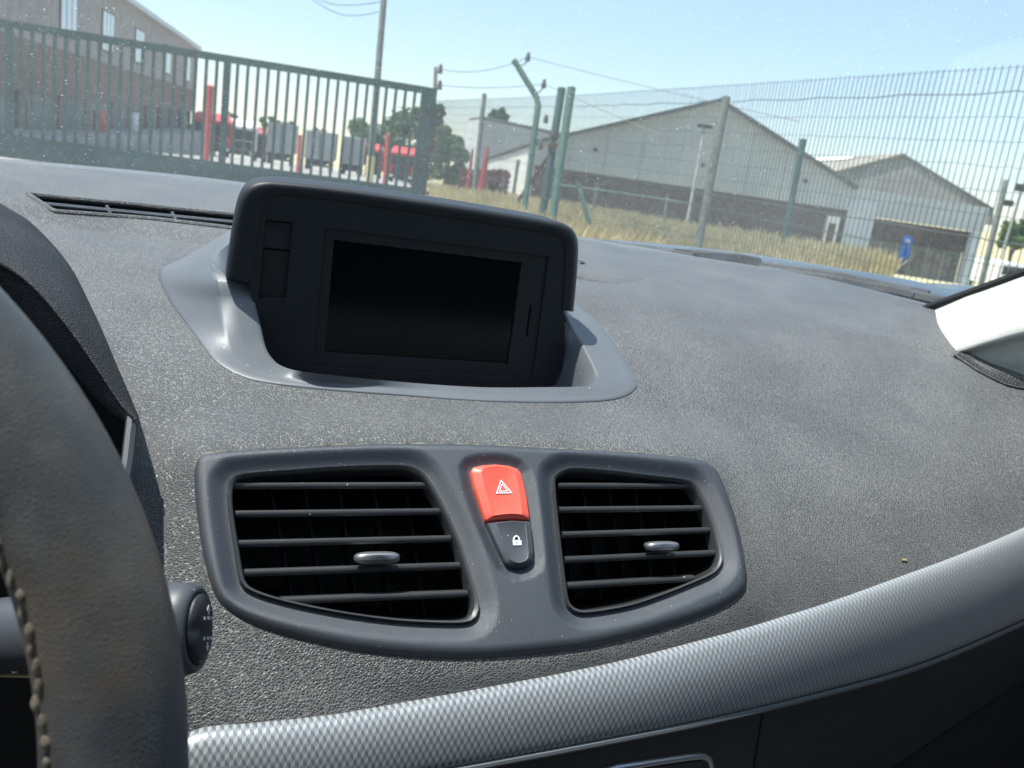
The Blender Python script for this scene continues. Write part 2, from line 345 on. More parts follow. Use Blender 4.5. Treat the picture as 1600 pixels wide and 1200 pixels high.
# ------------------------------------------------------------------ shapes
def box(c, s, ax=None):
    c = Vector(c); ax = ax or (Vector((1, 0, 0)), Vector((0, 1, 0)), Vector((0, 0, 1)))
    V = [c + ax[0] * (s[0] / 2 * i) + ax[1] * (s[1] / 2 * j) + ax[2] * (s[2] / 2 * k) for k in (-1, 1) for j in (-1, 1) for i in (-1, 1)]
    return V, [(0, 2, 3, 1), (4, 5, 7, 6), (0, 1, 5, 4), (2, 6, 7, 3), (0, 4, 6, 2), (1, 3, 7, 5)]
def bbox_(c, s, ax=None, b=0.1):
    """box with chamfered vertical and horizontal edges"""
    ax = ax or (Vector((1, 0, 0)), Vector((0, 1, 0)), Vector((0, 0, 1)))
    bm = bmesh.new(); bmesh.ops.create_cube(bm, size=1); bmesh.ops.scale(bm, vec=s, verts=bm.verts)
    bmesh.ops.bevel(bm, geom=list(bm.edges), offset=b, segments=2, affect='EDGES')
    V = [Vector(c) + ax[0] * v.co.x + ax[1] * v.co.y + ax[2] * v.co.z for v in bm.verts]; bm.verts.index_update()
    F = [tuple(v.index for v in q.verts) for q in bm.faces]; bm.free(); return V, F
def frame_of(d):
    d = d.normalized(); a = Vector((0, 0, 1)) if abs(d.z) < 0.9 else Vector((1, 0, 0))
    x = d.cross(a).normalized(); return x, d.cross(x).normalized()
def tube(pts, r, n=8, closed=False, caps=True, flat=None):
    pts = [Vector(p) for p in pts]; N = len(pts); V, F = [], []
    rs = r if isinstance(r, (list, tuple)) else [r] * N
    px_, ref = None, None
    for i, p in enumerate(pts):
        d = (pts[(i + 1) % N] - pts[i - 1]) if closed else (pts[min(i + 1, N - 1)] - pts[max(i - 1, 0)])
        d.normalize()
        if ref is None: x, y = frame_of(d)
        else:
            x = (ref - d * ref.dot(d)).normalized(); y = d.cross(x)
        ref = x
        for k in range(n):
            a = 2 * pi * k / n; V.append(p + (x * cos(a) + y * sin(a)) * rs[i])
    for i in range(N if closed else N - 1):
        for k in range(n):
            a, b = i * n, ((i + 1) % N) * n
            F.append((a + k, a + (k + 1) % n, b + (k + 1) % n, b + k))
    if caps and not closed: F += [tuple(range(n))[::-1], tuple((N - 1) * n + k for k in range(n))]
    return V, F
def prism(loop, d, cap0=True, cap1=True):
    loop = [Vector(p) for p in loop]; n = len(loop); V = loop + [p + Vector(d) for p in loop]
    F = [(i, (i + 1) % n, n + (i + 1) % n, n + i) for i in range(n)]
    if cap0: F.append(tuple(range(n))[::-1])
    if cap1: F.append(tuple(range(n, 2 * n)))
    return V, F
def loops(L, cap0=False, cap1=True, closed=True):
    n = len(L[0]); V = [Vector(p) for q in L for p in q]; F = []
    for i in range(len(L) - 1):
        for k in range(n if closed else n - 1):
            F.append((i * n + k, i * n + (k + 1) % n, (i + 1) * n + (k + 1) % n, (i + 1) * n + k))
    if cap0: F.append(tuple(range(n))[::-1])
    if cap1: F.append(tuple((len(L) - 1) * n + k for k in range(n)))
    return V, F
def ellipsoid(c, s, ax=None, nu=16, nv=8):
    ax = ax or (Vector((1, 0, 0)), Vector((0, 1, 0)), Vector((0, 0, 1))); c = Vector(c)
    V = [c - ax[2] * s[2]]; F = []
    for j in range(1, nv):
        t = pi * j / nv
        for i in range(nu):
            a = 2 * pi * i / nu; V.append(c + ax[0] * (s[0] * sin(t) * cos(a)) + ax[1] * (s[1] * sin(t) * sin(a)) - ax[2] * (s[2] * cos(t)))
    V.append(c + ax[2] * s[2])
    for i in range(nu):
        F.append((0, 1 + (i + 1) % nu, 1 + i)); b = 1 + (nv - 2) * nu; F.append((len(V) - 1, b + i, b + (i + 1) % nu))
        for j in range(nv - 2):
            a = 1 + j * nu; F.append((a + i, a + (i + 1) % nu, a + nu + (i + 1) % nu, a + nu + i))
    return V, F
def cr1(P, n, closed=False):
    """Catmull-Rom through points"""
    P = np.array([list(p) for p in P], float); N = len(P); out = []
    if not closed:
        Q = np.vstack([2 * P[0] - P[1], P, 2 * P[-1] - P[-2]]); idx = [(i, i + 1, i + 2, i + 3) for i in range(N - 1)]
    else: Q = P; idx = [((i - 1) % N, i, (i + 1) % N, (i + 2) % N) for i in range(N)]
    for a, b, c, d in idx:
        for k in range(n):
            t = k / n
            out.append(0.5 * (2 * Q[b] + (Q[c] - Q[a]) * t + (2 * Q[a] - 5 * Q[b] + 4 * Q[c] - Q[d]) * t * t + (-Q[a] + 3 * Q[b] - 3 * Q[c] + Q[d]) * t ** 3))
    if not closed: out.append(P[-1])
    return np.array(out)
def resample(P, n, closed=False):
    P = np.array([list(p) for p in P], float); Q = np.vstack([P, P[:1]]) if closed else P
    s = np.concatenate([[0], np.cumsum(np.linalg.norm(np.diff(Q, axis=0), axis=1))])
    t = np.linspace(0, s[-1], n + 1)[:-1] if closed else np.linspace(0, s[-1], n)
    return np.stack([np.interp(t, s, Q[:, k]) for k in range(Q.shape[1])], 1)
def grid(rows, nr, nc):
    """smooth surface through a net of points; returns net, (verts, faces)"""
    A = np.array([cr1(r, nc) for r in rows]); A = cr1(A.reshape(len(rows), -1), nr).reshape(-1, A.shape[1], 3)
    return A, net(A)
def net(A):
    R, C_ = A.shape[:2]; V = [Vector(p) for p in A.reshape(-1, 3)]
    return V, [(i * C_ + j, i * C_ + j + 1, (i + 1) * C_ + j + 1, (i + 1) * C_ + j) for i in range(R - 1) for j in range(C_ - 1)]
def sdf(P, poly):
    """signed distance (inside positive) from Nx2 points to a polygon"""
    P = np.asarray(P, float); d = np.full(len(P), 1e9); ins = np.zeros(len(P), bool); n = len(poly)
    for i in range(n):
        a, b = np.array(poly[i]), np.array(poly[(i + 1) % n]); e = b - a; w = P - a
        t = np.clip((w @ e) / max(e @ e, 1e-18), 0, 1); q = w - t[:, None] * e
        d = np.minimum(d, (q * q).sum(1))
        c = ((a[1] > P[:, 1]) != (b[1] > P[:, 1])) & (P[:, 0] < (b[0] - a[0]) * (P[:, 1] - a[1]) / (b[1] - a[1] + 1e-30) + a[0])
        ins ^= c
    return np.where(ins, 1, -1) * np.sqrt(d)
def zoomp(L, s, ox, oy): return [(ox + x / s, oy + y / s) for x, y in L]

# ================================================================== SETTING OUTSIDE
def sstep(x, a, b):
    t = min(1, max(0, (x - a) / (b - a))); return t * t * (3 - 2 * t)
def gz(x, y):
    t = x * FH.x + y * FH.y; l = x * RH.x + y * RH.y
    return -1.15 - max(0, min(t, 140) - 12) * 0.036 - 1.25 * sstep(l, 3, 19) * sstep(t, 20, 48) + 0.05 * noise.noise((x * .15, y * .15, 0)) * sstep(t, 9, 16)
def TL(t, l, dz=0.0):
    p = FH * t + RH * l; return Vector((p.x, p.y, gz(p.x, p.y) + dz))
def on_ground(p, dz=0.0): return Vector((p.x, p.y, gz(p.x, p.y) + dz))
def up_of(u, v, t):
    """foot on the ground and the height of what is seen at u, v at distance t"""
    p = at_t(u, v, t); g = on_ground(p); return g, p.z - g.z

xs = list(np.concatenate([np.linspace(-900, -90, 10), np.linspace(-80, 80, 65), np.linspace(90, 900, 10)]))
ys = list(np.concatenate([np.linspace(-400, -30, 6), np.linspace(-20, 120, 71), np.linspace(140, 1400, 12)]))
gv = [Vector((x, y, gz(x, y))) for y in ys for x in xs]; nx = len(xs)
gf = [(j * nx + i, j * nx + i + 1, (j + 1) * nx + i + 1, (j + 1) * nx + i) for j in range(len(ys) - 1) for i in range(nx - 1)]
o = part('ground', (gv, gf), M_SOIL, None, 180); tag(o, 'dry yellow meadow ground sloping away beyond the fence', kind='structure')
ts = np.linspace(10, 135, 60); ls = np.linspace(0, 1, 26)
yv = []
for t in ts:
    l1 = -1.2 - 0.062 * t; l0 = -20 - 0.9 * t
    for s in ls: yv.append(TL(t, l0 + (l1 - l0) * s, 0.03))
yf = [(j * 26 + i, j * 26 + i + 1, (j + 1) * 26 + i + 1, (j + 1) * 26 + i) for j in range(59) for i in range(25)]
o = part('yard_pavement', (yv, yf), M_YARD, None, 180); tag(o, 'pale sunlit concrete yard behind the green gate', kind='structure')
rv = []
for t in np.linspace(41, 47.5, 8):
    for l in np.linspace(17, 60, 24): rv.append(TL(t, l, 0.03))
rf = [(j * 24 + i, j * 24 + i + 1, (j + 1) * 24 + i + 1, (j + 1) * 24 + i) for j in range(7) for i in range(23)]
o = part('road', (rv, rf), M_YARD, None, 180); tag(o, 'pale road in front of the boarded doorway', kind='structure')

# --- grass
def grass_patch(name, n, tr, ur, hr, m, label, wmul=1.0):
    V, F = [], []
    for i in range(n):
        t = random.uniform(*tr); u = random.uniform(*ur)
        l = (u - 800) / FPX * t; p = TL(t, l)
        if noise.noise((p.x * .4, p.y * .4, 3)) < -0.28: continue
        h = random.uniform(*hr) * (0.75 + 0.6 * (noise.noise((p.x * .25, p.y * .25, 1)) + .5)); w = (0.004 + 0.00034 * t) * wmul
        a = random.uniform(0, pi); d = Vector((cos(a), sin(a), 0)); b = Vector((random.gauss(0, .3), random.gauss(0, .3), 0)) * h
        k = len(V); V += [p - d * w, p + d * w, p + b * 0.4 + Vector((0, 0, h * .6)) + d * w * .7, p + b + Vector((0, 0, h))]
        F += [(k, k + 1, k + 2), (k, k + 2, k + 3)]
    o = part(name, (V, F), m, None, 0, recalc=False); tag(o, label, kind='stuff')
grass_patch('grass', 110000, (13, 47), (640, 1345), (0.2, 0.5), M_DRY, 'tall dry yellow grass in front of the grey warehouse')
grass_patch('grass', 3000, (14, 47), (660, 1345), (0.15, 0.4), M_LEAF3, 'sparse green grass between the dry yellow stalks')

# ================================================================== GATE
GL = at_z(15, 38, 0.85); GR = at_z(664, 141, 0.85)
gd = (GR - GL); gd.z = 0; bay = gd.length / 2; gx = gd.normalized(); gy = Vector((-gx.y, gx.x, 0)); GZ = Vector((0, 0, 1))
gbase = on_ground((GL + GR) / 2); gate = thing('sliding_gate', gbase, 'long dark green sliding gate of upright bars across the yard entrance', 'gate')
gA = (gx, gy, GZ); bot = -1.13
G0 = Vector((GL.x, GL.y, 0)) - gx * bay
def gp(s, z): return G0 + gx * s + Vector((0, 0, z))
rail = part('top_rail', bbox_(gp(1.5 * bay, 0.85), (3 * bay + .1, .08, .115), gA, .008), M_GREEN, gate)
part('bottom_beam', bbox_(gp(1.5 * bay, bot + .19), (3 * bay + .1, .12, .36), gA, .01), M_GREEN, gate)
bm_bar = mesh('bar', *box((0, 0, 0), (.048, .048, 0.85 - .055 - (bot + .37)), gA), M_GREEN, 0)
nb = 20
for b in range(3):
    for k in range(1, nb): inst('bar', bm_bar, gate, gp(bay * (b + k / nb), (0.795 + bot + .37) / 2))
pm = mesh('post', *bbox_((0, 0, 0), (.11, .09, 0.795 - (bot + .37)), gA, .006), M_GREEN, 0)
for k in range(4): inst('post', pm, gate, gp(bay * k, (0.795 + bot + .37) / 2))
# gate catch post with barbed top
cp_ = GR + gx * .12; cp_.z = 0
g0 = on_ground(cp_); cpost = thing('gate_post', g0, 'thick green catch post at the right end of the gate, wound with dry creeper', 'gate post')
part('column', bbox_(cp_ + gy * .05 + Vector((0, 0, -.12)), (.17, .17, 2.05), gA, .01), M_GREEN, cpost)
tp = at_t(681, 106, (cp_.x * f[0] + cp_.y * f[1]))
part('extension', tube([Vector((cp_.x + .05 * gx.x, cp_.y + .05 * gx.y, .8)), tp], .032, 8), M_RUST, cpost)
cv, cf = [], []
for i in range(150):
    z = random.uniform(-1.0, .55); a = random.uniform(0, 2 * pi); c = cp_ + gy * .05 + Vector((cos(a) * .13, sin(a) * .13, z)); s = random.uniform(.03, .07)
    n1 = Vector((random.gauss(0, 1), random.gauss(0, 1), random.gauss(0, 1))).normalized(); x1, y1 = frame_of(n1); k = len(cv)
    cv += [c + x1 * s, c + y1 * s * .5, c - x1 * s, c - y1 * s * .5]; cf.append((k, k + 1, k + 2, k + 3))
o = part('creeper', (cv, cf), M_LEAFR, cpost, 0); o['kind'] = 'stuff'
# ================================================================== MESH FENCES
def post_between(u0, v0, u1, v1, t):
    return at_t(u0, v0, t), at_t(u1, v1, t)
# tall welded mesh fence running from behind the gate post to beside the car
fa = at_z(676, 158, 1.28); fb = at_z(893, 150, 1.28); fc = at_z(1600, 104, 1.28); fd = at_z(1900, 86, 1.28)
def bottom(p): return Vector((p.x, p.y, gz(p.x, p.y) + .03))
fbase = on_ground(fc); mf = thing('mesh_fence', fbase, 'tall fence of thin welded wire mesh running along the right side of the entrance', 'fence')
wv, wf = [], []
segs = [(fa, fb), (fb, fc), (fc, fd)]
for a, b in segs:
    L = Vector((b.x - a.x, b.y - a.y, 0)).length; dx = (b - a) / L; dh = Vector((dx.x, dx.y, 0)).normalized(); n = int(L / .076)
    for i in range(n + 1):
        p = a + dx * (i * L / n); q = bottom(p); k = len(wv)
        off = Vector((random.gauss(0, .002), random.gauss(0, .002), 0))
        wv += [p - dh * .0030 + off + Vector((0, 0, .02)), p + dh * .0030 + off + Vector((0, 0, .02)), q + dh * .0030, q - dh * .0030]
        nn = Vector((-dh.y, dh.x, 0)) * .006; wv += [x + nn for x in wv[k:k + 4]]
        wf += [(k, k + 1, k + 2, k + 3), (k + 7, k + 6, k + 5, k + 4), (k + 1, k + 5, k + 6, k + 2), (k + 4, k, k + 3, k + 7)]
    h = a.z - bottom(a).z; m_ = int(h / .2)
    for j in range(m_ + 1):
        zz = -j * .2
        pts = []
        for i in range(25):
            p = a + (b - a) * (i / 24); pts.append(p + Vector((0, 0, zz + .012 * sin(i * 2.1 + j) * (1 if j in (1, 4) else .4))))
        th = .0055 if j in (1, 7) else .0026
        wv2, wf2 = tube(pts, th, 4); k = len(wv); wv += wv2; wf += [tuple(x + k for x in q) for q in wf2]
o = part('wire_mesh', (wv, wf), M_WIRE, mf, 0, recalc=False); o['kind'] = 'stuff'
for (u0, v0, u1, v1, t, m_, r) in [(757, 147, 738, 322, 19.5, M_GREYP, .052), (893, 137, 862, 348, 14.0, M_GREENL, .068), (878, 138, 846, 345, 14.4, M_GREEN, .066)]:
    a, b = post_between(u0, v0, u1, v1, t); b = b + (b - a) * .25
    o = part('post', tube([a, b], r, 12), m_, mf); 
o = part('strut', tube([at_t(903, 285, 13.6), at_t(930, 385, 13.6)], .04, 8), M_GREENL, mf)
o = part('strut', tube([at_t(872, 222, 14.2), at_t(795, 335, 16.5)], .032, 8), M_RUST, mf)
o = part('clamp', bbox_(at_t(866, 211, 14.35), (.13, .13, .06), None, .02), M_RUST, mf)
o = part('clamp', bbox_(at_t(861, 228, 14.35), (.12, .12, .05), None, .02), M_RUST, mf)
# electric fence post with cranked arm
t = 14.8; A0, A1, A2 = at_t(803, 94, t), at_t(842, 158, t), at_t(817, 345, t)
sp = thing('cranked_post', on_ground(A2), 'green fence post with its top cranked outward carrying black insulators', 'fence post')
part('post', tube([A0, A1 + (A0 - A1) * .08, A1 + (A2 - A1) * .04, A2 + (A2 - A1) * .3], .05, 10), M_GREENL, sp)
ins_pts = []
def insulator(u, v, t, par, armfrom=None):
    c = at_t(u, v, t); L = []
    for z, r in [(-.07, .03), (-.05, .05), (-.02, .034), (0, .044), (.03, .028), (.05, .034), (.08, .012)]:
        L.append([c + Vector((cos(a) * r, sin(a) * r, z)) for a in np.linspace(0, 2 * pi, 11)[:-1]])
    o = part('insulator', loops(L, True, True), M_INSUL, par)
    if armfrom is not None: part('pin', tube([armfrom, (armfrom + c) / 2 - Vector((0, 0, .05)), c - Vector((0, 0, .06))], .011, 6), M_RUST, par)
    return c
i1 = insulator(825, 89, t, sp, at_t(815, 102, t)); i2 = insulator(850, 131, t, sp, at_t(838, 146, t))
i3 = insulator(853, 186, t, sp); i4 = insulator(845, 227, t, sp); 
j1 = insulator(688, 108, 14.2, cpost); j2 = insulator(687, 133, 14.2, cpost)
def wire(name, a, b, sag, label, r=.005):
    pts = [a + (b - a) * s - Vector((0, 0, sag * 4 * s * (1 - s))) for s in np.linspace(0, 1, 24)]
    single(name, tube(pts, r, 5), M_INSUL, pts[0], label, 'wire')
wire('electric_wire', j1, i1, .12, 'upper thin fence wire strung from the gate post to the cranked post')
wire('electric_wire', j2, i2, .05, 'lower thin fence wire strung from the gate post to the cranked post')
wire('electric_wire', i1, at_t(1250, 190, 12.0), .02, 'thin fence wire sloping from the top of the cranked post over the warehouse roof')
wire('electric_wire', i2, at_t(1150, 260, 13.0), .02, 'thin fence wire sloping from the crank of the green post towards the gable')
# lower field fence with stout posts
ff = thing('field_fence', on_ground(at_t(1088, 395, 12.6)), 'field fence of three stout posts and sagging wires before the warehouse', 'fence')
fp = []
for (u0, v0, u1, v1, t, m_, r) in [(1135, 152, 1088, 398, 12.6, M_GREYP, .062), (1255, 218, 1220, 408, 16.6, M_GREEN, .062), (1572, 282, 1535, 436, 20.0, M_GREYP, .066)]:
    a, b = post_between(u0, v0, u1, v1, t); b = b + (b - a) * .2; fp.append((a, b))
    part('post', tube([a, b], r, 12), m_, ff)
lw = [(862, 287, 14.0), (960, 300, 13.5), (1102, 322, 12.6), (1236, 350, 16.6), (1380, 378, 18), (1550, 405, 20)]
P_ = [at_t(*q) for q in lw]
part('line_wire', tube([Vector(p) for p in cr1(P_, 6)], .009, 5), M_GREENL, ff)
P2_ = [p + Vector((0, 0, -.45)) for p in P_]
part('line_wire', tube([Vector(p) for p in cr1(P2_, 6)], .006, 5), M_GREENL, ff)
for i, (u0, v0, u1, v1, t) in enumerate([(934, 285, 926, 345, 22), (1044, 303, 1036, 360, 24), (810, 250, 800, 318, 24), (788, 278, 782, 322, 26)]):
    a, b = post_between(u0, v0, u1, v1, t)
    single('thin_stake', tube([a, on_ground(b, -.1)], .045, 7), M_GREYP, on_ground(b), ['thin grey stake in the dry grass left of the gable middle', 'thin grey stake in the dry grass under the gable ridge', 'grey stake standing against the white wall left of the cranked post', 'shortest grey stake in the grass by the red trestle'][i], 'stake')

# ================================================================== POLES
def pole(name, u0, v0, u1, v1, t, r0, r1, m, label, cat):
    a = at_t(u0, v0, t); b = on_ground(at_t(u1, v1, t), -.05); th = thing(name, b, label, cat)
    part('shaft', tube([b, b + (a - b) * .5, a], [r0, (r0 + r1) / 2, r1], 12), m, th); return th, a, b
th, a, b = pole('utility_pole', 606, -75, 576, 296, 20, .085, .066, M_GREYP, 'tall grey pole rising above the gate into the sky', 'pole')
part('paint_band', tube([b + (a - b) * .03, b + (a - b) * .19], .092, 12), M_YELLOW, th)
q0 = at_t(603, -2, 20)
for i, (u, v) in enumerate([(505, 4), (520, 20)]):
    pts = [Vector(p) for p in cr1([q0 - Vector((0, 0, .05 + .2 * i)), at_t((u + 600) / 2, v + 4, 20), at_t(u, v - 2, 20), at_t(u - 60, v - 40, 20)], 8)]
    single('overhead_cable', tube(pts, .008, 5), M_INSUL, pts[0], ['upper thin cable looping from the tall grey pole', 'lower thin cable looping from the tall grey pole'][i], 'cable')
th, a, b = pole('street_lamp', 1101, 199, 1073, 352, 44, .10, .06, M_STEELP, 'slender pale lamp pole in front of the grey gable', 'lamp post')
part('lamp_head', bbox_(a + Vector((0, 0, .05)), (.75, .25, .16), (RH, FH, Vector((0, 0, 1))), .03), M_TDARK, th)
th, a, b = pole('street_lamp', 1596, 296, 1578, 345, 60, .09, .06, M_STEELP, 'lamp pole at the right end of the warehouse by the bushes', 'lamp post')
part('lamp_head', bbox_(a + Vector((0, 0, .1)), (.8, .25, .5), (RH, FH, Vector((0, 0, 1))), .03), M_TDARK, th)
part('lamp_head', bbox_(a - RH * .7 - Vector((0, 0, 1.0)), (.8, .25, .4), (RH, FH, Vector((0, 0, 1))), .03), M_TDARK, th)
part('arm', tube([a - Vector((0, 0, 1.0)), a - RH * .7 - Vector((0, 0, 1.0))], .05, 6), M_STEELP, th)
for i, (u0, v0, u1, v1, t, r, lab) in enumerate([(328, 136, 320, 262, 19, .085, 'stout red bollard post beside the brick building corner'),
        (606, 210, 601, 292, 22, .05, 'thin red post between the red lorries'), (469, 212, 465, 272, 24, .05, 'thin rust red post between the grey containers')]):
    a = at_t(u0, v0, t); b = on_ground(at_t(u1, v1, t))
    o = thing('red_post', b, lab, 'post'); part('shaft', tube([b, a], r, 10), M_REDP, o); part('cap', ellipsoid(a, (r * 1.05, r * 1.05, r * .6)), M_REDP, o)
# red trestle (two leaning legs)
b = on_ground(at_t(748, 312, 24)); tr_ = thing('red_trestle', b, 'pair of tapered red steel legs standing in the grass beyond the mesh', 'trestle')
for (u0, v0, u1, v1, w) in [(739, 232, 727, 318, .09), (762, 230, 748, 322, .16)]:
    a, c = at_t(u0, v0, 24), on_ground(at_t(u1, v1, 24))
    part('leg', tube([c, a], [w, w * .3], 8), M_REDP, tr_)
b0 = on_ground(at_t(696, 310, 30)); hv, hf = [], []
for i in range(2600):
    t = 30 + random.gauss(0, .5); u = random.uniform(676, 750); l = (u - 800) / FPX * t; p = TL(t, l); top = 1.25 + .25 * noise.noise((l * 1.1, 0, 0))
    c = p + Vector((0, 0, random.uniform(0, top))); s = random.uniform(.05, .12); n1 = Vector((random.gauss(0, 1), random.gauss(0, 1), random.gauss(0, 1))).normalized(); x1, y1 = frame_of(n1); k = len(hv)
    hv += [c + x1 * s, c + y1 * s * .6, c - x1 * s, c - y1 * s * .6]; hf.append((k, k + 1, k + 2, k + 3))
single('red_hedge', (hv, hf), M_LEAFR, b0, 'low dark red leaved hedge right of the gate post', 'hedge', smooth=0)

# ================================================================== TREES
LEAFSETS = {}
def tree(name, u, v, ub, t, rx, rz, m, label, group=None, n=1500, leaf=.16):
    c = at_t(u, v, t); b = on_ground(c); o = thing(name, b, label, 'tree' if 'tree' in name else 'bush', group)
    rx = rx * t / FPX; rz = rz * t / FPX
    limbs = [tube([b, b + (c - b) * .5 + Vector((.1, 0, 0)), c + Vector((0, 0, rz * .2))], [rx * .12, rx * .08, rx * .03], 8)]
    blobs = []
    for i in range(13):
        a = random.uniform(0, 2 * pi); z = random.uniform(-.75, .8); rr = math.sqrt(max(0, 1 - z * z)) * random.uniform(.35, .8)
        q = c + Vector((cos(a) * rr * rx, sin(a) * rr * rx, z * rz)); blobs.append((q, random.uniform(.28, .5) * min(rx, rz)))
        if i < 7: limbs.append(tube([b + (c - b) * random.uniform(.4, .9), q], [rx * .05, rx * .012], 5))
    part('trunk', join(*limbs), M_BARK, o)
    V, F = [], []
    for i in range(n):
        q, r = random.choice(blobs); d = Vector((random.gauss(0, 1), random.gauss(0, 1), random.gauss(0, 1))).normalized()
        p = q + d * r * random.uniform(.55, 1.08); s = leaf * random.uniform(.6, 1.3)
        n1 = (d + Vector((random.gauss(0, .6), random.gauss(0, .6), random.gauss(0, .6)))).normalized(); x1, y1 = frame_of(n1); k = len(V)
        V += [p + x1 * s, p + y1 * s * .55, p - x1 * s, p - y1 * s * .55]; F.append((k, k + 1, k + 2, k + 3))
    cr_ = part('crown', (V, F), m, o, 0, recalc=False); return o
tree('tree', 612, 222, 0, 88, 48, 46, M_LEAF2, 'broad dark green tree behind the red lorries', n=2600, leaf=.3)
tree('tree', 565, 212, 0, 95, 26, 30, M_LEAF1, 'smaller mid green tree left of the broad dark tree', n=1400, leaf=.3)
tree('tree', 668, 205, 0, 70, 26, 52, M_LEAF2, 'narrow dark tree seen just behind the gate catch post', n=1800, leaf=.25)
tree('bushy_tree', 700, 246, 0, 60, 38, 48, M_LEAF1, 'bushy green tree between the gate post and the pale box building', n=2600, leaf=.2)
tree('bushy_tree', 640, 262, 0, 92, 30, 36, M_LEAF3, 'light green bush at the foot of the broad dark tree', n=1200, leaf=.25)
tree('tree', 773, 186, 0, 120, 9, 14, M_LEAF2, 'small treetop showing left above the flat roof of the box building', n=500, leaf=.3)
tree('tree', 786, 184, 0, 118, 9, 15, M_LEAF2, 'small treetop showing right above the flat roof of the box building', n=500, leaf=.3)
tree('tree', 1588, 365, 0, 85, 30, 26, M_LEAF1, 'green bushes beyond the right end of the warehouse', n=1400, leaf=.3)
tree('tree', 1640, 362, 0, 75, 40, 40, M_LEAF1, 'large green bush at the far right beyond the warehouse', n=1400, leaf=.3)
for i, (u, v, rx, rz) in enumerate([(362, 186, 12, 10), (420, 192, 22, 9), (450, 200, 14, 9), (500, 208, 18, 9)]):
    tree('tree', u, v, 0, 150, rx, rz, M_LEAF3, ['far pale treetop above the white lorry', 'far pale treetop above the first grey container', 'far pale treetop between the grey containers', 'far pale treetop left of the last grey container'][i], n=380, leaf=.4)

# ================================================================== LORRIES
def lorry(u0, u1, v0, v1, t, m, label, group, box_=False):
    c = at_t((u0 + u1) / 2, v1, t); b = on_ground(c); w = (u1 - u0) * t / FPX; h = at_t((u0 + u1) / 2, v0, t).z - b.z
    FHl = Vector((b.x, b.y, 0)).normalized(); FHl = (FHl + RH * .06).normalized(); RHl = Vector((FHl.y, -FHl.x, 0)); A = (RHl, FHl, Vector((0, 0, 1))); U = Vector((0, 0, 1))
    o = thing('lorry', b, label, 'lorry', group)
    def B(x, y, z, sx, sy, sz, bev=.03): return bbox_(b + RHl * x + FHl * y + U * z, (sx, sy, sz), A, bev)
    if not box_:
        part('cab', B(0, 1.1, h * .52, w, 2.1, h * .62, .12), m, o)
        part('roof_deflector', loops([[b + RHl * (sx * w * k1) + FHl * y1 + U * z1 for sx, y1 in ((-.5, .15 + k2), (.5, .15 + k2), (.5, 2.0), (-.5, 2.0))] for k1, k2, z1 in ((1, 0, h * .83), (.92, .3, h * .93), (.78, .7, h))], True, True), m, o)
        part('windscreen', B(0, .02, h * .62, w * .88, .06, h * .26, .02), M_TGLASS, o)
        part('grille', B(0, .02, h * .36, w * .7, .08, h * .2, .02), M_TDARK, o)
        part('bumper', B(0, -.02, h * .17, w * 1.0, .3, h * .12, .05), M_TDARK, o)
        for s in (-1, 1):
            part('headlight', B(s * w * .39, -.16, h * .19, w * .16, .08, h * .06, .02), M_LAMPG, o)
            part('mirror', B(s * w * .56, .1, h * .6, w * .07, .12, h * .16, .02), M_TDARK, o)
    else:
        part('load_box', B(0, 3.0, h * .64, w, 5.5, h * .72, .03), m, o)
        part('chassis', B(0, 3.0, h * .22, w * .5, 5.6, h * .1, .02), M_TDARK, o)
        part('rear_bumper', B(0, .1, h * .14, w * .9, .12, h * .06, .02), M_TDARK, o)
        part('door_seam', B(0, .235, h * .64, w * .03, .02, h * .7, .004), M_TDARK, o)
        for s in (-1, 1): part('mudguard', B(s * w * .33, 1.0, h * .25, w * .24, 1.2, h * .06, .02), M_TDARK, o)
    for s in (-1, 1):
        for yy in ((.9,) if not box_ else (.9, 2.3)):
            r = h * .15; cc = b + RHl * (s * w * .4) + FHl * yy + U * r
            L = [[cc + RHl * (s * dx) + (FHl * cos(a) + U * sin(a)) * rr for a in np.linspace(0, 2 * pi, 15)[:-1]] for dx, rr in ((-.14, r * .9), (-.12, r), (.12, r), (.15, r * .88), (.15, r * .5))]
            part('wheel', loops(L, True, True), M_TDARK, o)
    return o
GRPT = 'lorries parked across the yard'
lorry(300, 358, 176, 240, 72, M_TRED, 'red lorry cab half hidden by the corner of the brick building', GRPT)
lorry(350, 398, 186, 243, 74, M_TWHITE, 'white lorry cab with a tall white roof', GRPT)
lorry(396, 414, 199, 246, 78, M_TDRED, 'narrow dark red lorry squeezed beside the white one', GRPT)
lorry(415, 457, 192, 258, 74, M_TGREY, 'grey box lorry seen from behind, nearest the white lorry', GRPT, True)
lorry(474, 519, 205, 266, 74, M_TGREY, 'middle one of the three grey box lorries seen from behind', GRPT, True)
lorry(531, 564, 214, 272, 76, M_TGREY, 'smallest grey box lorry, just left of the tall pole', GRPT, True)
lorry(569, 594, 224, 274, 80, M_TRED, 'red lorry cab mostly hidden behind the tall pole', GRPT)
lorry(606, 645, 229, 283, 72, M_TRED, 'bright red lorry cab parked alone in front of the trees', GRPT)

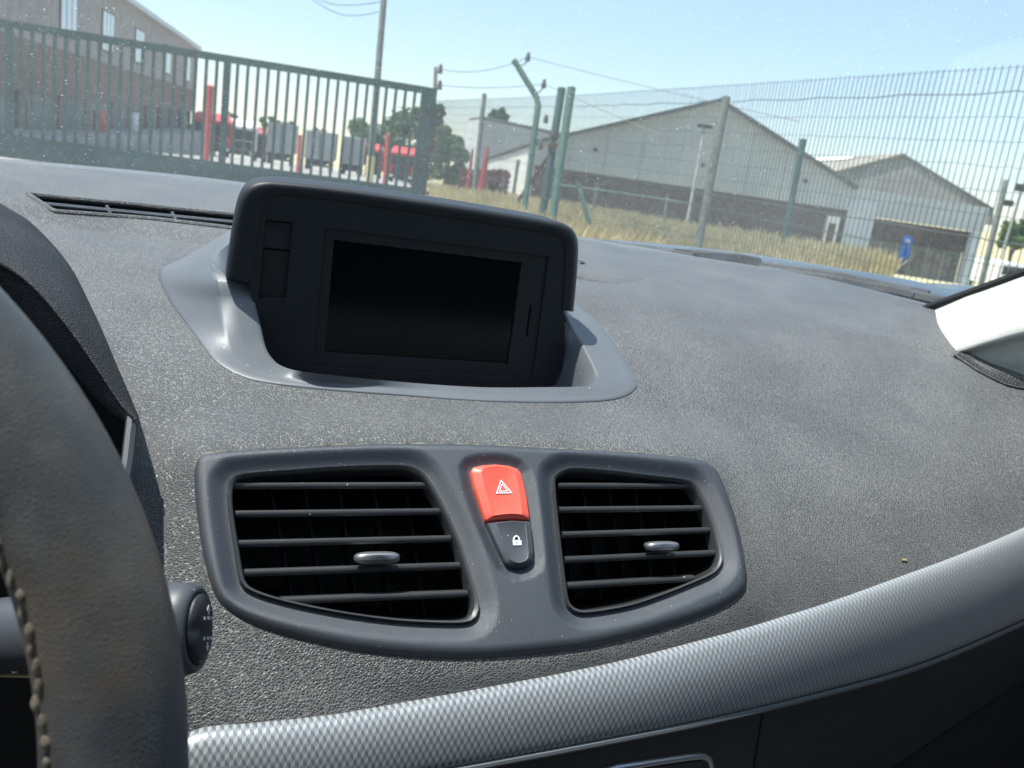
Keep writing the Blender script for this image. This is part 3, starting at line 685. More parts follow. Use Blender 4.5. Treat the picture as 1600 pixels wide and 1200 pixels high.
# ================================================================== LEFT BRICK BUILDING
H0 = 5.0
def Lp(u, v_): return u
kc = 94.0
cornR = at_z(308, 78, H0); cornL = at_z(190, 0, H0)
fdir = Vector((cornL.x - cornR.x, cornL.y - cornR.y, 0)).normalized(); fn = Vector((fdir.y, -fdir.x, 0))
if fn.dot(Vector((cornR.x, cornR.y, 0))) > 0: fn = -fn
Cn = Vector((cornR.x, cornR.y, 0)); Lb = 62.0; zb = gz(Cn.x, Cn.y) - .6
bb = thing('brick_building', on_ground(Cn), 'long grey brown brick building behind the left half of the gate', 'building')
AX = (fdir, fn, Vector((0, 0, 1)))
def Fp(s, z, o_=0.0): return Cn + fdir * s + fn * o_ + Vector((0, 0, z))
def hit_facade(u, v):
    d = Vector(ray(u, v)); k = Cn.dot(fn) / d.dot(fn); p = d * k; return (p - Cn).dot(fdir), p.z
def slab(s0, s1, z0, z1, o0, o1): return box(Fp((s0 + s1) / 2, (z0 + z1) / 2, (o0 + o1) / 2), (s1 - s0, abs(o1 - o0), z1 - z0), AX)
part('upper_wall', slab(0, Lb, 1.6, H0, -14, 0), M_BRICKG, bb)
part('brick_band', slab(0.0, Lb, -.2, 1.597, -13.9, .06), M_BROWNB, bb)
part('dock_wall', slab(0.05, Lb, zb, -.203, -13.9, -.25), M_GREYD, bb)
part('eave', slab(-.3, Lb, H0 + .003, H0 + .28, -14.2, .35), M_EAVE, bb)
# roof rising behind the eave
rv = [Fp(-.3, H0 + .28, .3), Fp(Lb, H0 + .28, .3), Fp(Lb, H0 + 2.6, -7), Fp(-.3, H0 + 2.6, -7), Fp(-.3, H0 + .28, -14.2), Fp(Lb, H0 + .28, -14.2)]
part('roof', (rv, [(0, 1, 2, 3), (3, 2, 5, 4), (0, 3, 4), (1, 5, 2), (0, 4, 5, 1)]), M_ROOF, bb, 0)
wins = [((85, 0), (124, 46)), ((154, 33), (179, 86)), ((204, 74), (227, 108)), ((253, 86), (267, 126)), ((284, 104), (299, 134))]
wlist = []
for (a, b) in wins:
    s1, z1 = hit_facade(a[0], (a[1] + b[1]) / 2); s0, z0 = hit_facade(b[0], (a[1] + b[1]) / 2); wlist.append(((s0 + s1) / 2, abs(s1 - s0)))
ww = 2.1; zw0, zw1 = 2.15, 4.05
for i, (sc, wd) in enumerate(wlist):
    wd = min(max(wd, 1.8), 2.6)
    fr = part('window', slab(sc - wd / 2, sc + wd / 2, zw0, zw1, .004, .06), M_WINF, bb)
    for k in range(3):
        c0 = sc - wd / 2 + .1 + k * (wd - .2 + .16) / 3
        part('pane', slab(c0, c0 + (wd - .2 + .16) / 3 - .16, zw0 + .07, zw1 - .07, .06, .075), M_WINP, fr, 0)
for k in range(11):
    s = 3 + k * 5.2
    if s + 3.6 > Lb: break
    dr = part('dock_door', slab(s, s + 3.4, zb + .3, -.55, -.25, -.17), M_GREYP if k % 3 else M_GREYD, bb)
    part('pillar', slab(s - 1.0, s - .5, zb, -.203, -.25, .0), M_BROWNB, bb)
zdk = -1.55
part('loading_dock', slab(2, Lb, zb, zdk, 0.07, 2.2), M_GREYD, bb, 0)
for i, (u, v, m_, lab) in enumerate([(157, 165, M_REDP, 'small red barrel on the loading dock'), (212, 160, M_TWHITE, 'small white drum on the loading dock')]):
    d = Vector(ray(u, v)); k = (Cn.dot(fn) + 1.0) / d.dot(fn); p = d * k; g = Vector((p.x, p.y, zdk)); r = .3; top = .95
    L = [[g + Vector((cos(a) * rr, sin(a) * rr, z)) for a in np.linspace(0, 2 * pi, 17)[:-1]] for z, rr in ((0, r * .95), (.05, r), (top * .33, r), (top * .35, r * 1.05), (top * .37, r), (top * .66, r), (top * .68, r * 1.05), (top * .7, r), (top - .03, r), (top, r * .9))]
    single('barrel', loops(L, True, True), m_, g, lab, 'barrel')

# ================================================================== WAREHOUSE
T = 50.0
def wp(u, v, t=T): return at_t(u, v, t)
BF = Vector(f).normalized() * 0 + FH  # goes straight back
wh = thing('warehouse', on_ground(wp(1080, 360)), 'wide grey gabled warehouse with a dark brick base and boarded doorway', 'warehouse')
def wall_from(px_, t, depth, bot=None):
    return prism([wp(u, v, t) for u, v in px_], FH * depth)
TT = T
def wq(l, z, o_=0.0): p = FH * (TT - o_) + RH * l; return Vector((p.x, p.y, z))
def lz(u, v):
    d = Vector(ray(u, v)); k = TT / (d.x * FH.x + d.y * FH.y); p = d * k; return p.x * RH.x + p.y * RH.y, p.z
K = {n: lz(*q) for n, q in dict(cl=(838, 222), pk=(1124, 157), rr=(1336, 293), pr=(1546, 325), bl=(838, 262), br=(1326, 325), gnd=(1320, 405), op0=(1366, 340), op1=(1520, 360), ed=(1546, 420), pe=(1366, 420)).items()}
zt = (K['bl'][1] + K['br'][1]) / 2; zg = K['gnd'][1] - .5
gab = [K['cl'], K['pk'], K['rr'], K['pr'], (K['pr'][0], K['op0'][1] + .02), (K['br'][0] + .3, K['op0'][1] + .02), (K['br'][0] + .3, zt), (K['cl'][0], zt)]
part('gable_wall', prism([wq(l, z) for l, z in gab], FH * .4), M_CLAD, wh, 0)
# cladding sheets laid proud of the gable
nS = 9
sm = []
for k in range(nS):
    l0 = K['cl'][0] + (K['br'][0] - K['cl'][0]) * k / nS; l1 = K['cl'][0] + (K['br'][0] - K['cl'][0]) * (k + 1) / nS - .04
    def topz(l): 
        return np.interp(l, [K['cl'][0], K['pk'][0], K['rr'][0]], [K['cl'][1], K['pk'][1], K['rr'][1]]) - .12
    pts = [(l0, zt + .02), (l1, zt + .02), (l1, topz(l1))]
    if l0 < K['pk'][0] < l1: pts.append((K['pk'][0], topz(K['pk'][0])))
    pts.append((l0, topz(l0)))
    part('cladding_sheet', prism([wq(l, z, .04) for l, z in pts], FH * .037), M_CLAD, wh, 0)
part('brick_base', box(wq((K['cl'][0] + K['br'][0]) / 2, (zt + zg) / 2 - .003, -.32), (K['br'][0] - K['cl'][0], .5, zt - zg), (RH, FH, Vector((0, 0, 1)))), M_DARKB, wh, 0)
part('brick_base', box(wq((K['op1'][0] + K['pr'][0]) / 2, (K['op0'][1] + zg) / 2, -.3), (K['pr'][0] - K['op1'][0], .5, K['op0'][1] - zg), (RH, FH, Vector((0, 0, 1)))), M_PIER, wh, 0)
part('pier', box(wq((K['br'][0] + K['op0'][0]) / 2, (K['op0'][1] + zg) / 2 + .3, -.1), (K['op0'][0] - K['br'][0], .42, K['op0'][1] - zg + .6), (RH, FH, Vector((0, 0, 1)))), M_PIER, wh, 0)
part('lintel', box(wq((K['op0'][0] + K['op1'][0]) / 2, K['op0'][1] - .6, -.5), (K['op1'][0] - K['op0'][0], .3, 1.15), (RH, FH, Vector((0, 0, 1)))), M_DARKB, wh, 0)
nbd = 12
bw = (K['op1'][0] - K['op0'][0]) / nbd
for k in range(nbd):
    hgt = K['op0'][1] - 1.15 - zg
    part('board', box(wq(K['op0'][0] + bw * (k + .5), zg + hgt / 2, -.62 - .03 * (k % 2)), (bw - .03, .08, hgt), (RH, FH, Vector((0, 0, 1)))), M_WOOD, wh, 0)
for a, b in (('cl', 'pk'), ('pk', 'rr')):
    p, q = wq(*K[a], .25), wq(*K[b], .25); d = q - p
    ax = (d.normalized(), FH, d.normalized().cross(FH))
    part('verge_trim', box((p + q) / 2, (d.length + .1, .3, .2), ax), M_ROOFT, wh, 0)
    part('roof_slope', prism([p + FH * .3, q + FH * .3, q + FH * .3 - Vector((0, 0, .12)), p + FH * .3 - Vector((0, 0, .12))], FH * 26), M_ROOF, wh, 0)
c0 = lz(1303, 338); c1 = lz(1292, 402)
dw = part('door', box(wq(c0[0], (c0[1] + c1[1]) / 2, .0), (.75, .1, c0[1] - c1[1]), (RH, FH, Vector((0, 0, 1)))), M_CLADW, wh, 0)
part('door_panel', box(wq(c0[0], (c0[1] + c1[1]) / 2 - .1, .06), (.4, .03, (c0[1] - c1[1]) * .75), (RH, FH, Vector((0, 0, 1)))), M_DARKB, dw, 0)
for (u, v) in [(1258, 283), (1098, 258), (930, 234)]:
    l, z = lz(u, v); part('wall_lamp', ellipsoid(wq(l, z, .12), (.13, .1, .1)), M_TDARK, wh)
for (u, v) in [(1003, 312), (1166, 338)]:
    l, z = lz(u, v); part('brick_pier', box(wq(l, (zt + zg) / 2 - .1, -.05), (.25, .08, zt - zg - .3), (RH, FH, Vector((0, 0, 1)))), M_RUST, wh, 0)
# white flank wall going back to the left
p0 = wq(*K['cl']); e = FH * 22 - RH * 6.2; e0 = wq(K['cl'][0], 0)
pz = at_t(760, 250, 70)
fl = [wq(K['cl'][0], K['cl'][1] - .15), wq(K['cl'][0], zg), Vector((pz.x, pz.y, zg)), Vector((pz.x, pz.y, pz.z))]
part('flank_wall', prism(fl, Vector((.3, .1, 0))), M_CLADW, wh, 0)
d = Vector((pz.x, pz.y, pz.z)) - wq(*K['cl']); part('eave_trim', tube([wq(K['cl'][0], K['cl'][1], .1), Vector((pz.x, pz.y, pz.z + .1))], .16, 6), M_ROOFT, wh)
# box building behind
b2 = thing('box_building', on_ground(at_t(820, 260, 84)), 'flat roofed pale grey box building behind the left end of the warehouse', 'building')
t2 = 84
q = [at_t(753, 181, t2), at_t(905, 213, t2)]
gl = on_ground(q[0]).z - 1
V, F = prism([Vector((q[0].x, q[0].y, q[0].z)), Vector((q[1].x, q[1].y, q[1].z)), Vector((q[1].x, q[1].y, gl)), Vector((q[0].x, q[0].y, gl))], FH * .5)
part('front_wall', (V, F), M_CLAD, b2, 0)
e1 = at_t(733, 184, t2 + 9)
part('side_wall', prism([q[0], Vector((q[0].x, q[0].y, gl)), Vector((e1.x, e1.y, gl)), e1], RH * .4), M_CLADW, b2, 0)  # paler colour than the front stands for sunlight on this side
part('roof', prism([q[0] - Vector((0, 0, .03)), q[1] - Vector((0, 0, .03)), q[1] + FH * 9, e1 - Vector((0, 0, .03))], Vector((0, 0, -.3))), M_ROOF, b2, 0)
# slate gable building behind the right end
t3 = 74
b3 = thing('slate_building', on_ground(at_t(1420, 330, t3)), 'dark grey gabled building rising behind the right end of the warehouse', 'building')
gp3 = [at_t(u, v, t3) for u, v in [(1300, 272), (1412, 243), (1552, 328), (1552, 352), (1300, 330)]]
part('gable_wall', prism(gp3, FH * .4), M_GABLE2, b3, 0)
rd = at_t(1278, 249, 108) - gp3[1]
part('roof_slope', prism([gp3[0] - FH * .2, gp3[1] - FH * .2, gp3[1] - FH * .2 + Vector((0, 0, .2)), gp3[0] - FH * .2 + Vector((0, 0, .2))], rd), M_ROOF, b3, 0)
part('verge_trim', tube([gp3[1], gp3[2]], .16, 6), M_ROOFT, b3)
n3 = (gp3[0] - gp3[1]).cross(rd).normalized(); n3 = n3 if n3.z > 0 else -n3
sk = []
for s, w_ in ((.33, .12), (.95, .12), (.95, .34), (.33, .34)): sk.append(gp3[1] + (gp3[0] - gp3[1]) * w_ + rd * s + n3 * .25)
part('skylight', prism(sk, n3 * .08), M_CLADW, b3, 0)
# blue sign and blue drum in the doorway
g = on_ground(at_t(1412, 414, 47)); bs = thing('blue_sign', g, 'blue sign board on a stand before the boarded doorway', 'sign')
a = at_t(1413, 398, 47); part('board', bbox_(a, (.5, .08, .95), (RH, FH, Vector((0, 0, 1))), .02), M_BLUE, bs)
a2 = at_t(1418, 377, 47); L = [[a2 + FH * y + RH * (cos(q_) * .26) + Vector((0, 0, sin(q_) * .3)) for q_ in np.linspace(0, 2 * pi, 25)[:-1]] for y in (-.03, .03)]
dd = part('roundel', loops(L, True, True), M_BLUE, bs)
L = [[a2 - FH * .034 + RH * (cos(q_) * .11) + Vector((0, 0, sin(q_) * .13)) for q_ in np.linspace(0, 2 * pi, 17)[:-1]], [a2 - FH * .04 + RH * (cos(q_) * .1) + Vector((0, 0, sin(q_) * .12)) for q_ in np.linspace(0, 2 * pi, 17)[:-1]]]
part('emblem', loops(L, False, True), M_CLADW, dd)
part('stand', tube([g, Vector((a.x, a.y, a2.z))], .04, 8), M_TDARK, bs)
a = at_t(1349, 423, 44); g = on_ground(a)
L = [[g + Vector((cos(q_) * r_, sin(q_) * r_, z)) for q_ in np.linspace(0, 2 * pi, 17)[:-1]] for z, r_ in ((0, .2), (.05, .24), (.25, .25), (.5, .25), (.55, .22))]
single('blue_drum', loops(L, True, True), M_BLUE, g, 'small blue drum by the pale pier of the warehouse', 'drum')
# white van far right
vb = on_ground(at_t(1562, 402, 58)); vn = thing('van', vb, 'pale van parked beyond the right end of the warehouse', 'van')
U = Vector((0, 0, 1)); A = (RH, FH, U)
part('body', bbox_(vb + U * 1.15, (1.9, 4.6, 1.7), A, .15), M_TWHITE, vn); part('windscreen', bbox_(vb + U * 1.55 - FH * 2.28, (1.6, .06, .6), A, .02), M_TGLASS, vn)
part('bumper', bbox_(vb + U * .45 - FH * 2.3, (1.8, .2, .3), A, .05), M_TDARK, vn)
for s in (-1, 1):
    for y in (-1.4, 1.4): part('wheel', tube([vb + RH * (s * .75) + FH * y + U * .33, vb + RH * (s * .96) + FH * y + U * .33], .33, 16), M_TDARK, vn)

# ================================================================== DASHBOARD
dash = thing('dashboard', (0.16, 0.5, -0.35), 'grey grained car dashboard with silver trim strip and two centre air vents', 'dashboard')
rows = [
 [(-160, 236, -.093), (100, 256, -.094), (350, 281, -.095), (640, 323, -.097), (950, 377, -.101), (1250, 424, -.105), (1440, 470, -.107), (1690, 535, -.111)],
 [(-160, 241, -.082), (100, 261, -.083), (350, 286, -.084), (640, 328, -.086), (950, 382, -.09), (1250, 428, -.094), (1440, 475, -.096), (1690, 540, -.10)],
 [(-160, 268, -.092), (100, 295, -.094), (350, 322, -.095), (640, 368, -.099), (950, 424, -.103), (1250, 468, -.107), (1460, 510, -.110), (1710, 570, -.115)],
 [(-160, 300, -.107), (100, 329, -.109), (350, 366, -.111), (640, 412, -.114), (950, 472, -.118), (1250, 512, -.123), (1480, 545, -.128), (1730, 600, -.135)],
 [(-160, 312, -.113), (100, 343, -.116), (350, 381, -.118), (640, 427, -.120), (950, 486, -.122), (1250, 524, -.126), (1480, 556, -.131), (1735, 612, -.139)],
 [(-160, 420, -.138), (100, 440, -.142), (350, 470, -.145), (640, 510, -.148), (950, 555, -.149), (1250, 575, -.149), (1480, 598, -.151), (1740, 650, -.156)],
 [(-160, 555, -.166), (100, 560, -.167), (350, 580, -.168), (640, 612, -.170), (950, 625, -.171), (1250, 632, -.171), (1480, 660, -.176), (1745, 690, -.172)],
 [(-160, 690, -.189), (100, 690, -.188), (350, 690, -.187), (640, 688, -.187), (950, 694, -.187), (1250, 718, -.197), (1480, 738, -.203), (1750, 715, -.185)],
 [(-160, 850, -.232), (100, 850, -.234), (350, 850, None), (640, 850, None), (950, 845, None), (1250, 810, -.226), (1480, 790, -.223), (1750, 735, -.197)],
 [(-160, 1020, -.272), (100, 1020, -.275), (350, 1026, -.2745), (640, 1038, -.283), (950, 990, -.2715), (1250, 893, -.253), (1480, 830, -.240), (1750, 752, -.207)],
 [(-160, 1150, -.296), (100, 1146, -.296), (350, 1140, -.297), (640, 1106, -.2975), (950, 1048, -.293), (1250, 972, -.277), (1480, 888, -.259), (1750, 772, -.215)],
 [(-160, 1190, -.312), (100, 1186, -.312), (350, 1180, -.313), (640, 1146, -.313), (950, 1088, -.309), (1250, 1012, -.293), (1480, 928, -.275), (1750, 812, -.232)],
]
PQ = Vector((.15, .525, -.187)); PU = Vector((0, .1, .094)).normalized(); PX = Vector((1, 0, 0)); PN = PX.cross(PU)
PANEL = [(302, 735), (310, 712), (340, 703), (460, 695), (600, 690), (735, 691), (860, 697), (980, 703), (1085, 713), (1110, 722), (1128, 742), (1150, 800), (1165, 860), (1170, 905), (1160, 930), (1120, 955), (1050, 980), (950, 1007), (850, 1022), (740, 1030), (640, 1027), (540, 1015), (450, 995), (390, 975), (350, 950), (332, 925), (318, 880), (308, 820), (303, 770)]
net_rows = []
for r in rows:
    L = []
    for u, v, z in r: L.append(at_z(u, v, z) if z is not None else at_plane(u, v, PQ - PN * .006, PN))
    net_rows.append(L)
A_, _q = grid(net_rows, 16, 40)
for _it in range(700):
    B_ = A_.copy()
    B_[1:-1, 1:-1] = A_[1:-1, 1:-1] * .4 + .15 * (A_[:-2, 1:-1] + A_[2:, 1:-1] + A_[1:-1, :-2] + A_[1:-1, 2:])
    B_[16] = A_[16]; A_ = B_
ri_ = np.arange(A_.shape[0])[:, None]; ci_ = np.linspace(0, 1, A_.shape[1])[None, :]
A_[:, :, 2] -= (.0055 - .003 * np.clip(ci_ * 2.2 - .3, 0, 1)) * np.clip((ri_ - 50) / 7, 0, 1) * np.exp(-np.maximum(ri_ - 57, 0) / 9.0)
_PX = A_.reshape(-1, 3); _z = _PX @ f
_uv = np.stack([800 + FPX * (_PX @ rt) / _z, 600 - FPX * (_PX @ up) / _z], 1)
_w = np.clip((sdf(_uv, PANEL) + 75) / 85, 0, 1); _w = _w * _w * (3 - 2 * _w)
_k = np.array((PQ - PN * .0018).dot(PN)) / (_PX @ np.array(PN))
A_ = (_PX * (1 - _w + _w * _k)[:, None]).reshape(A_.shape)
pv, pf = net(A_)
bvh = BVHTree.FromPolygons(pv, pf)
def on_pad(u, v, lift=0.0):
    d = Vector(ray(u, v)).normalized(); h = bvh.ray_cast(Vector((0, 0, 0)), d)
    if h[0] is None: return at_z(u, v, -.13)
    return h[0] - d * lift
COWL_OUT = [(374, 350), (300, 396), (250, 424), (262, 465), (290, 505), (327, 553), (353, 575), (400, 595), (500, 608), (630, 618), (760, 627), (880, 629), (960, 624), (993, 608), (990, 588), (963, 539), (930, 500), (901, 473), (880, 435)]
SLOT = [(44, 304), (200, 319), (395, 339), (395, 361), (240, 343), (84, 331)]
WELL = [(215, 642), (212, 655), (203, 720), (196, 770), (185, 900), (180, 1260), (-400, 1260), (-400, 262), (-80, 262), (0, 313), (50, 345), (105, 405), (145, 480), (180, 560)]
cen = np.array([np.mean([pv[i] for i in q], axis=0) for q in pf]); z_ = cen @ f
cu = np.stack([800 + FPX * (cen @ rt) / z_, 600 - FPX * (cen @ up) / z_], 1)
TRIMP = [(262, 1172), (325, 1136), (400, 1130), (520, 1117), (620, 1100), (760, 1075), (950, 1038), (1100, 1000), (1250, 957), (1400, 905), (1500, 868), (1600, 826), (1750, 757), (2200, 600), (2200, 1500), (200, 1500)]
cut = (sdf(cu, TRIMP) > 14) | (sdf(cu, PANEL) > 9) | (sdf(cu, COWL_OUT) > 14) | (sdf(cu, SLOT) > 0.5) | (sdf(cu, WELL) > 10)
pad = part('dash_pad', (pv, [q for q, c in zip(pf, cut) if not c]), M_PAD, dash, 60)
# --- defroster slot: dark trough with two slim rails under a rounded lip
sl_ = [on_pad(u, v) for u, v in SLOT]
sr = [Vector(p) for p in resample(sl_, 90, True)]
ds = part('defroster_slot', prism([p - Vector((0, 0, .002)) for p in sr], Vector((0, .01, -.03)), False, True), M_DEEP, dash)
part('lip', tube(sr, .0028, 8, True), M_PAD, ds)
def between(t): return [on_pad(u, 304 + (u - 44) * .0997 + (24 - .006 * (u - 44)) * t) for u in np.linspace(50 + 28 * t, 395, 14)]
part('slat', tube(between(.52), .0022, 6), M_COWL, ds)
for uu in (170, 272): part('rib', tube([on_pad(uu - 3, 304 + (uu - 44) * .0997 + 6), on_pad(uu + 3, 304 + (uu - 44) * .0997 + 18)], .0018, 6), M_SLAT, ds)
# --- low round sensor cover behind the screen
sc_ = on_pad(915, 418); n_ = Vector((0, -.13, 1)).normalized(); ex = Vector((1, 0, 0)); ey = n_.cross(ex)
L = [[sc_ + ex * (cos(a) * r * 1.15) + ey * (sin(a) * r * 1.1) + n_ * z for a in np.linspace(0, 2 * pi, 41)[:-1]] for r, z in ((.056, -.012), (.055, .0008), (.052, .0026), (.045, .004), (.025, .0055), (.004, .006))]
scv = part('sensor_cover', loops(L, False, True), M_PAD, dash, 60)
c = on_pad(905, 419) + Vector((0, 0, .005)); part('light_sensor', ellipsoid(c, (.006, .006, .003)), M_BLACK, scv)
# --- speaker grille near the pillar
SPK = zoomp([(460, 775), (500, 772), (560, 790), (650, 830), (760, 880), (880, 935), (960, 965), (1060, 1000), (1120, 1040), (1060, 1045), (960, 1035), (860, 1010), (740, 955), (620, 890), (530, 830), (475, 795)], 5, 1400, 400)
spl = [on_pad(u, v, .0015) for u, v in SPK]
sgl = part('speaker_grille', loops([[p - Vector((0, 0, .006)) for p in spl], spl, [p + (sum(spl, Vector()) / len(spl) - p) * .03 + Vector((0, 0, .001)) for p in spl]], False, True), M_PAD, dash)
rb = []
for k in range(26):
    s = k / 25
    a = np.array(SPK[0]) * (1 - s) + np.array(SPK[8]) * s
    top_ = [q for q in SPK[:9]]; bt = [SPK[0]] + SPK[:8:-1]
    ua = 1492 + s * 128; vt = np.interp(ua, [q[0] for q in top_], [q[1] for q in top_]); vb_ = np.interp(ua + 5, [q[0] for q in bt], [q[1] for q in bt])
    if vb_ - vt > 1.5: rb.append(tube([on_pad(ua - 2, vt, .003), on_pad(ua + 8, vb_, .003)], .0011, 5))
for s in (.25, .5, .75):
    rb.append(tube([on_pad(u_, np.interp(u_, [q[0] for q in SPK[:9]], [q[1] for q in SPK[:9]]) * (1 - s) + np.interp(u_, [q[0] for q in bt], [q[1] for q in bt]) * s, .003) for u_ in np.linspace(1496, 1615, 12)], .001, 5))
o = part('grille_ribs', join(*rb), M_DEEP, sgl); o['kind'] = 'stuff'
part('grille_rim', tube([Vector(p) for p in resample([p + Vector((0, 0, .001)) for p in spl], 60, True)], .0011, 6, True), M_PAD, sgl)

# --- centre vent panel: relief sheet with rolled rim and dished vents
def PV(u, v, h=0.0): return at_plane(u, v, PQ + PN * h, PN)
def uv2(u, v): p = PV(u, v) - PQ; return (p.dot(PX), p.dot(PU))
def loc(a, b, h=0.0): return PQ + PX * a + PU * b + PN * h
VL = zoomp([(190, 270), (205, 225), (260, 200), (500, 180), (800, 160), (1060, 155), (1150, 165), (1210, 200), (1260, 270), (1330, 400), (1400, 560), (1450, 720), (1490, 870), (1480, 940), (1440, 968), (1350, 975), (1100, 965), (850, 935), (600, 890), (400, 840), (280, 790), (250, 730), (220, 550), (195, 380)], 3.3333, 300, 680)
VR = zoomp([(485, 240), (500, 200), (560, 172), (640, 172), (800, 185), (1000, 210), (1170, 230), (1230, 260), (1280, 350), (1330, 480), (1360, 610), (1355, 670), (1310, 720), (1200, 770), (1050, 830), (900, 880), (750, 910), (640, 922), (590, 910), (560, 880), (545, 800), (520, 600), (500, 420)], 3.3333, 720, 680)
HZ = zoomp([(195, 222), (215, 188), (300, 168), (430, 158), (560, 172), (640, 198), (680, 240), (700, 300), (740, 500), (765, 690), (600, 680), (450, 692), (340, 705), (290, 560), (230, 380)], 6, 700, 700)
LK = zoomp([(345, 712), (450, 699), (600, 687), (766, 697), (785, 850), (797, 1020), (785, 1090), (740, 1125), (660, 1145), (590, 1135), (530, 1105), (480, 1010), (400, 840)], 6, 700, 700)
def smooth2(P, n=5): return cr1([uv2(*p) for p in P], n, True)
pP, pL, pR, pH, pK = smooth2(PANEL), smooth2(VL, 4), smooth2(VR, 4), np.array([uv2(*p) for p in HZ]), np.array([uv2(*p) for p in LK])
pB = np.array([uv2(*p) for p in HZ[:10] + LK[3:] + HZ[12:]])
st = .0009
a0, b0 = pP.min(0) - .004; a1, b1 = pP.max(0) + .004
na, nb_ = int((a1 - a0) / st), int((b1 - b0) / st)
ga, gb = np.meshgrid(np.linspace(a0, a1, na), np.linspace(b0, b1, nb_)); G = np.stack([ga.ravel(), gb.ravel()], 1)
sP, sL, sR, sB = sdf(G, pP), -sdf(G, pL), -sdf(G, pR), -sdf(G, pB)
def bell(d, w): x = np.clip(1 - d / w, 0, 1); return x * x * (3 - 2 * x)
rr_ = .0075; dd_ = np.clip(sP, 0, rr_) / rr_
H = .0026 - .008 * (1 - np.sqrt(np.clip(1 - (1 - dd_) ** 2, 0, 1)))
H = np.where(sP < 0, -.0056 + np.maximum(sP, -.002), H)
# deep dish above / beside the vents, shallow trench round the buttons
dishL = bell(np.clip(sL, 0, 1), .013); dishR = bell(np.clip(sR, 0, 1), .013)
H -= .0055 * np.maximum(dishL, dishR) * np.clip(sP / .006, 0, 1)
H -= .0035 * bell(np.clip(sB, 0, 1), .0085)
keepv = (sL > -.0012) & (sR > -.0012) & (sB > -.0010) & (sP > -.0035)
Vn = [loc(a, b, h) for (a, b), h in zip(G, H)]
idx = -np.ones(len(G), int); idx[keepv] = np.arange(keepv.sum())
Fn = []
K2 = keepv.reshape(nb_, na)
for j in range(nb_ - 1):
    for i in range(na - 1):
        if K2[j, i] and K2[j, i + 1] and K2[j + 1, i] and K2[j + 1, i + 1]:
            k = j * na + i; Fn.append((idx[k], idx[k + 1], idx[k + 1 + na], idx[k + na]))
vp = part('vent_panel', ([v for v, k in zip(Vn, keepv) if k], Fn), M_PANEL, dash, 180, recalc=False)
_dq = resample(pP, 260, True); _dc = _dq.mean(0)
_dl = [loc(a + (_dc[0] - a) * .004, b + (_dc[1] - b) * .007, -.0026) for a, b in _dq]
M_DUST = noisy('settled_dust', (0.05, 0.048, 0.042), (0.24, 0.22, 0.17), 140, 0.95, 6)
part('seam_dust', tube([p + (PN * random.uniform(-.0004, .0002)) for p in _dl], [.0003 + .0008 * max(0, .5 + noise.noise((i * .13, 0, 0))) for i in range(260)], 5, True), M_DUST, dash)
DV = Vector((0, .93, -.36)).normalized()   # the way air ducts run into the dash
def vent(poly, slats, knob, vanes, label):
    n = 96; lp = resample(poly, n, True); c = lp.mean(0)
    ring = [loc(a, b, -.0022) for a, b in lp]
    vt = part('air_vent', loops([ring, [p + DV * .012 for p in ring], [p + DV * .055 for p in ring]], False, True), M_DEEP, dash); vt['label'] = label
    def off(k, h): return [loc(a + (c[0] - a) * k, b + (c[1] - b) * k, h) for a, b in lp]
    # ring bezel of two rounded steps
    part('vent_frame', loops([off(-.012, -.006), off(-.012, -.0012), off(-.002, .0002), off(.014, -.0002), off(.03, -.0012), off(.036, -.004), off(.04, -.012)], False, False), M_SLAT, vt)
    for (ua, va), (ub, vb2) in slats:
        A1, B1 = PV(ua, va, -.004), PV(ub, vb2, -.004); d = (B1 - A1); d0 = d.normalized(); A1 -= d0 * .0006; B1 += d0 * .0006
        nn = d0.cross(DV).normalized(); nn = nn if nn.z > 0 else -nn
        prof = [(0.0, .0009), (.0006, .0018), (.0022, .0021), (.016, .0010), (.016, -.0010), (.0022, -.0021), (.0006, -.0018), (0, -.0009)]
        part('slat', loops([[q + DV * x + nn * y for x, y in prof] for q in (A1, B1)], True, True), M_SLAT, vt)
    for (ua, va), (ub, vb2) in vanes:
        A1, B1 = PV(ua, va), PV(ub, vb2); A1 = A1 + DV * .024; B1 = B1 + DV * .024; d0 = (B1 - A1).normalized()
        sd = d0.cross(DV).normalized()
        part('vane', loops([[q + DV * x + sd * y for x, y in ((0, -.0007), (0, .0007), (.02, .0007), (.02, -.0007))] for q in (A1, B1)], True, True), M_DEEP, vt, 0)
    (u0, v0), (u1, v1) = knob
    kc_, hw = PV((u0 + u1) / 2, (v0 + v1) / 2, .0035), (PV(u1, v0) - PV(u0, v0)).length / 2; hh_ = hw * .27
    L = []
    for x, sc2 in ((.012, .55), (.006, .8), (.001, 1.0), (-.002, 1.0), (-.0045, .86), (-.0055, .6)):
        L.append([kc_ + DV * x + PX * (hw * sc2 * math.copysign(abs(cos(a)) ** .6, cos(a))) + Vector((0, .35, .93)) * (hh_ * sc2 * math.copysign(abs(sin(a)) ** .7, sin(a))) for a in np.linspace(0, 2 * pi, 29)[:-1]])
    kb = part('adjuster', loops(L, True, True), M_KNOB, vt)
    gr = []
    for q in range(9):
        s = -.55 + q * .14; gr.append(ellipsoid(kc_ - DV * .0052 + PX * (hw * s) + Vector((0, .35, .93)) * (-hh_ * .15), (.0006, .0006, .0006), None, 8, 5))
    gb_ = part('grip_dots', join(*gr), M_SLAT, vt)
    return vt
def zl(L): return zoomp(L, 3.3333, 300, 680)
def zr(L): return zoomp(L, 3.3333, 720, 680)
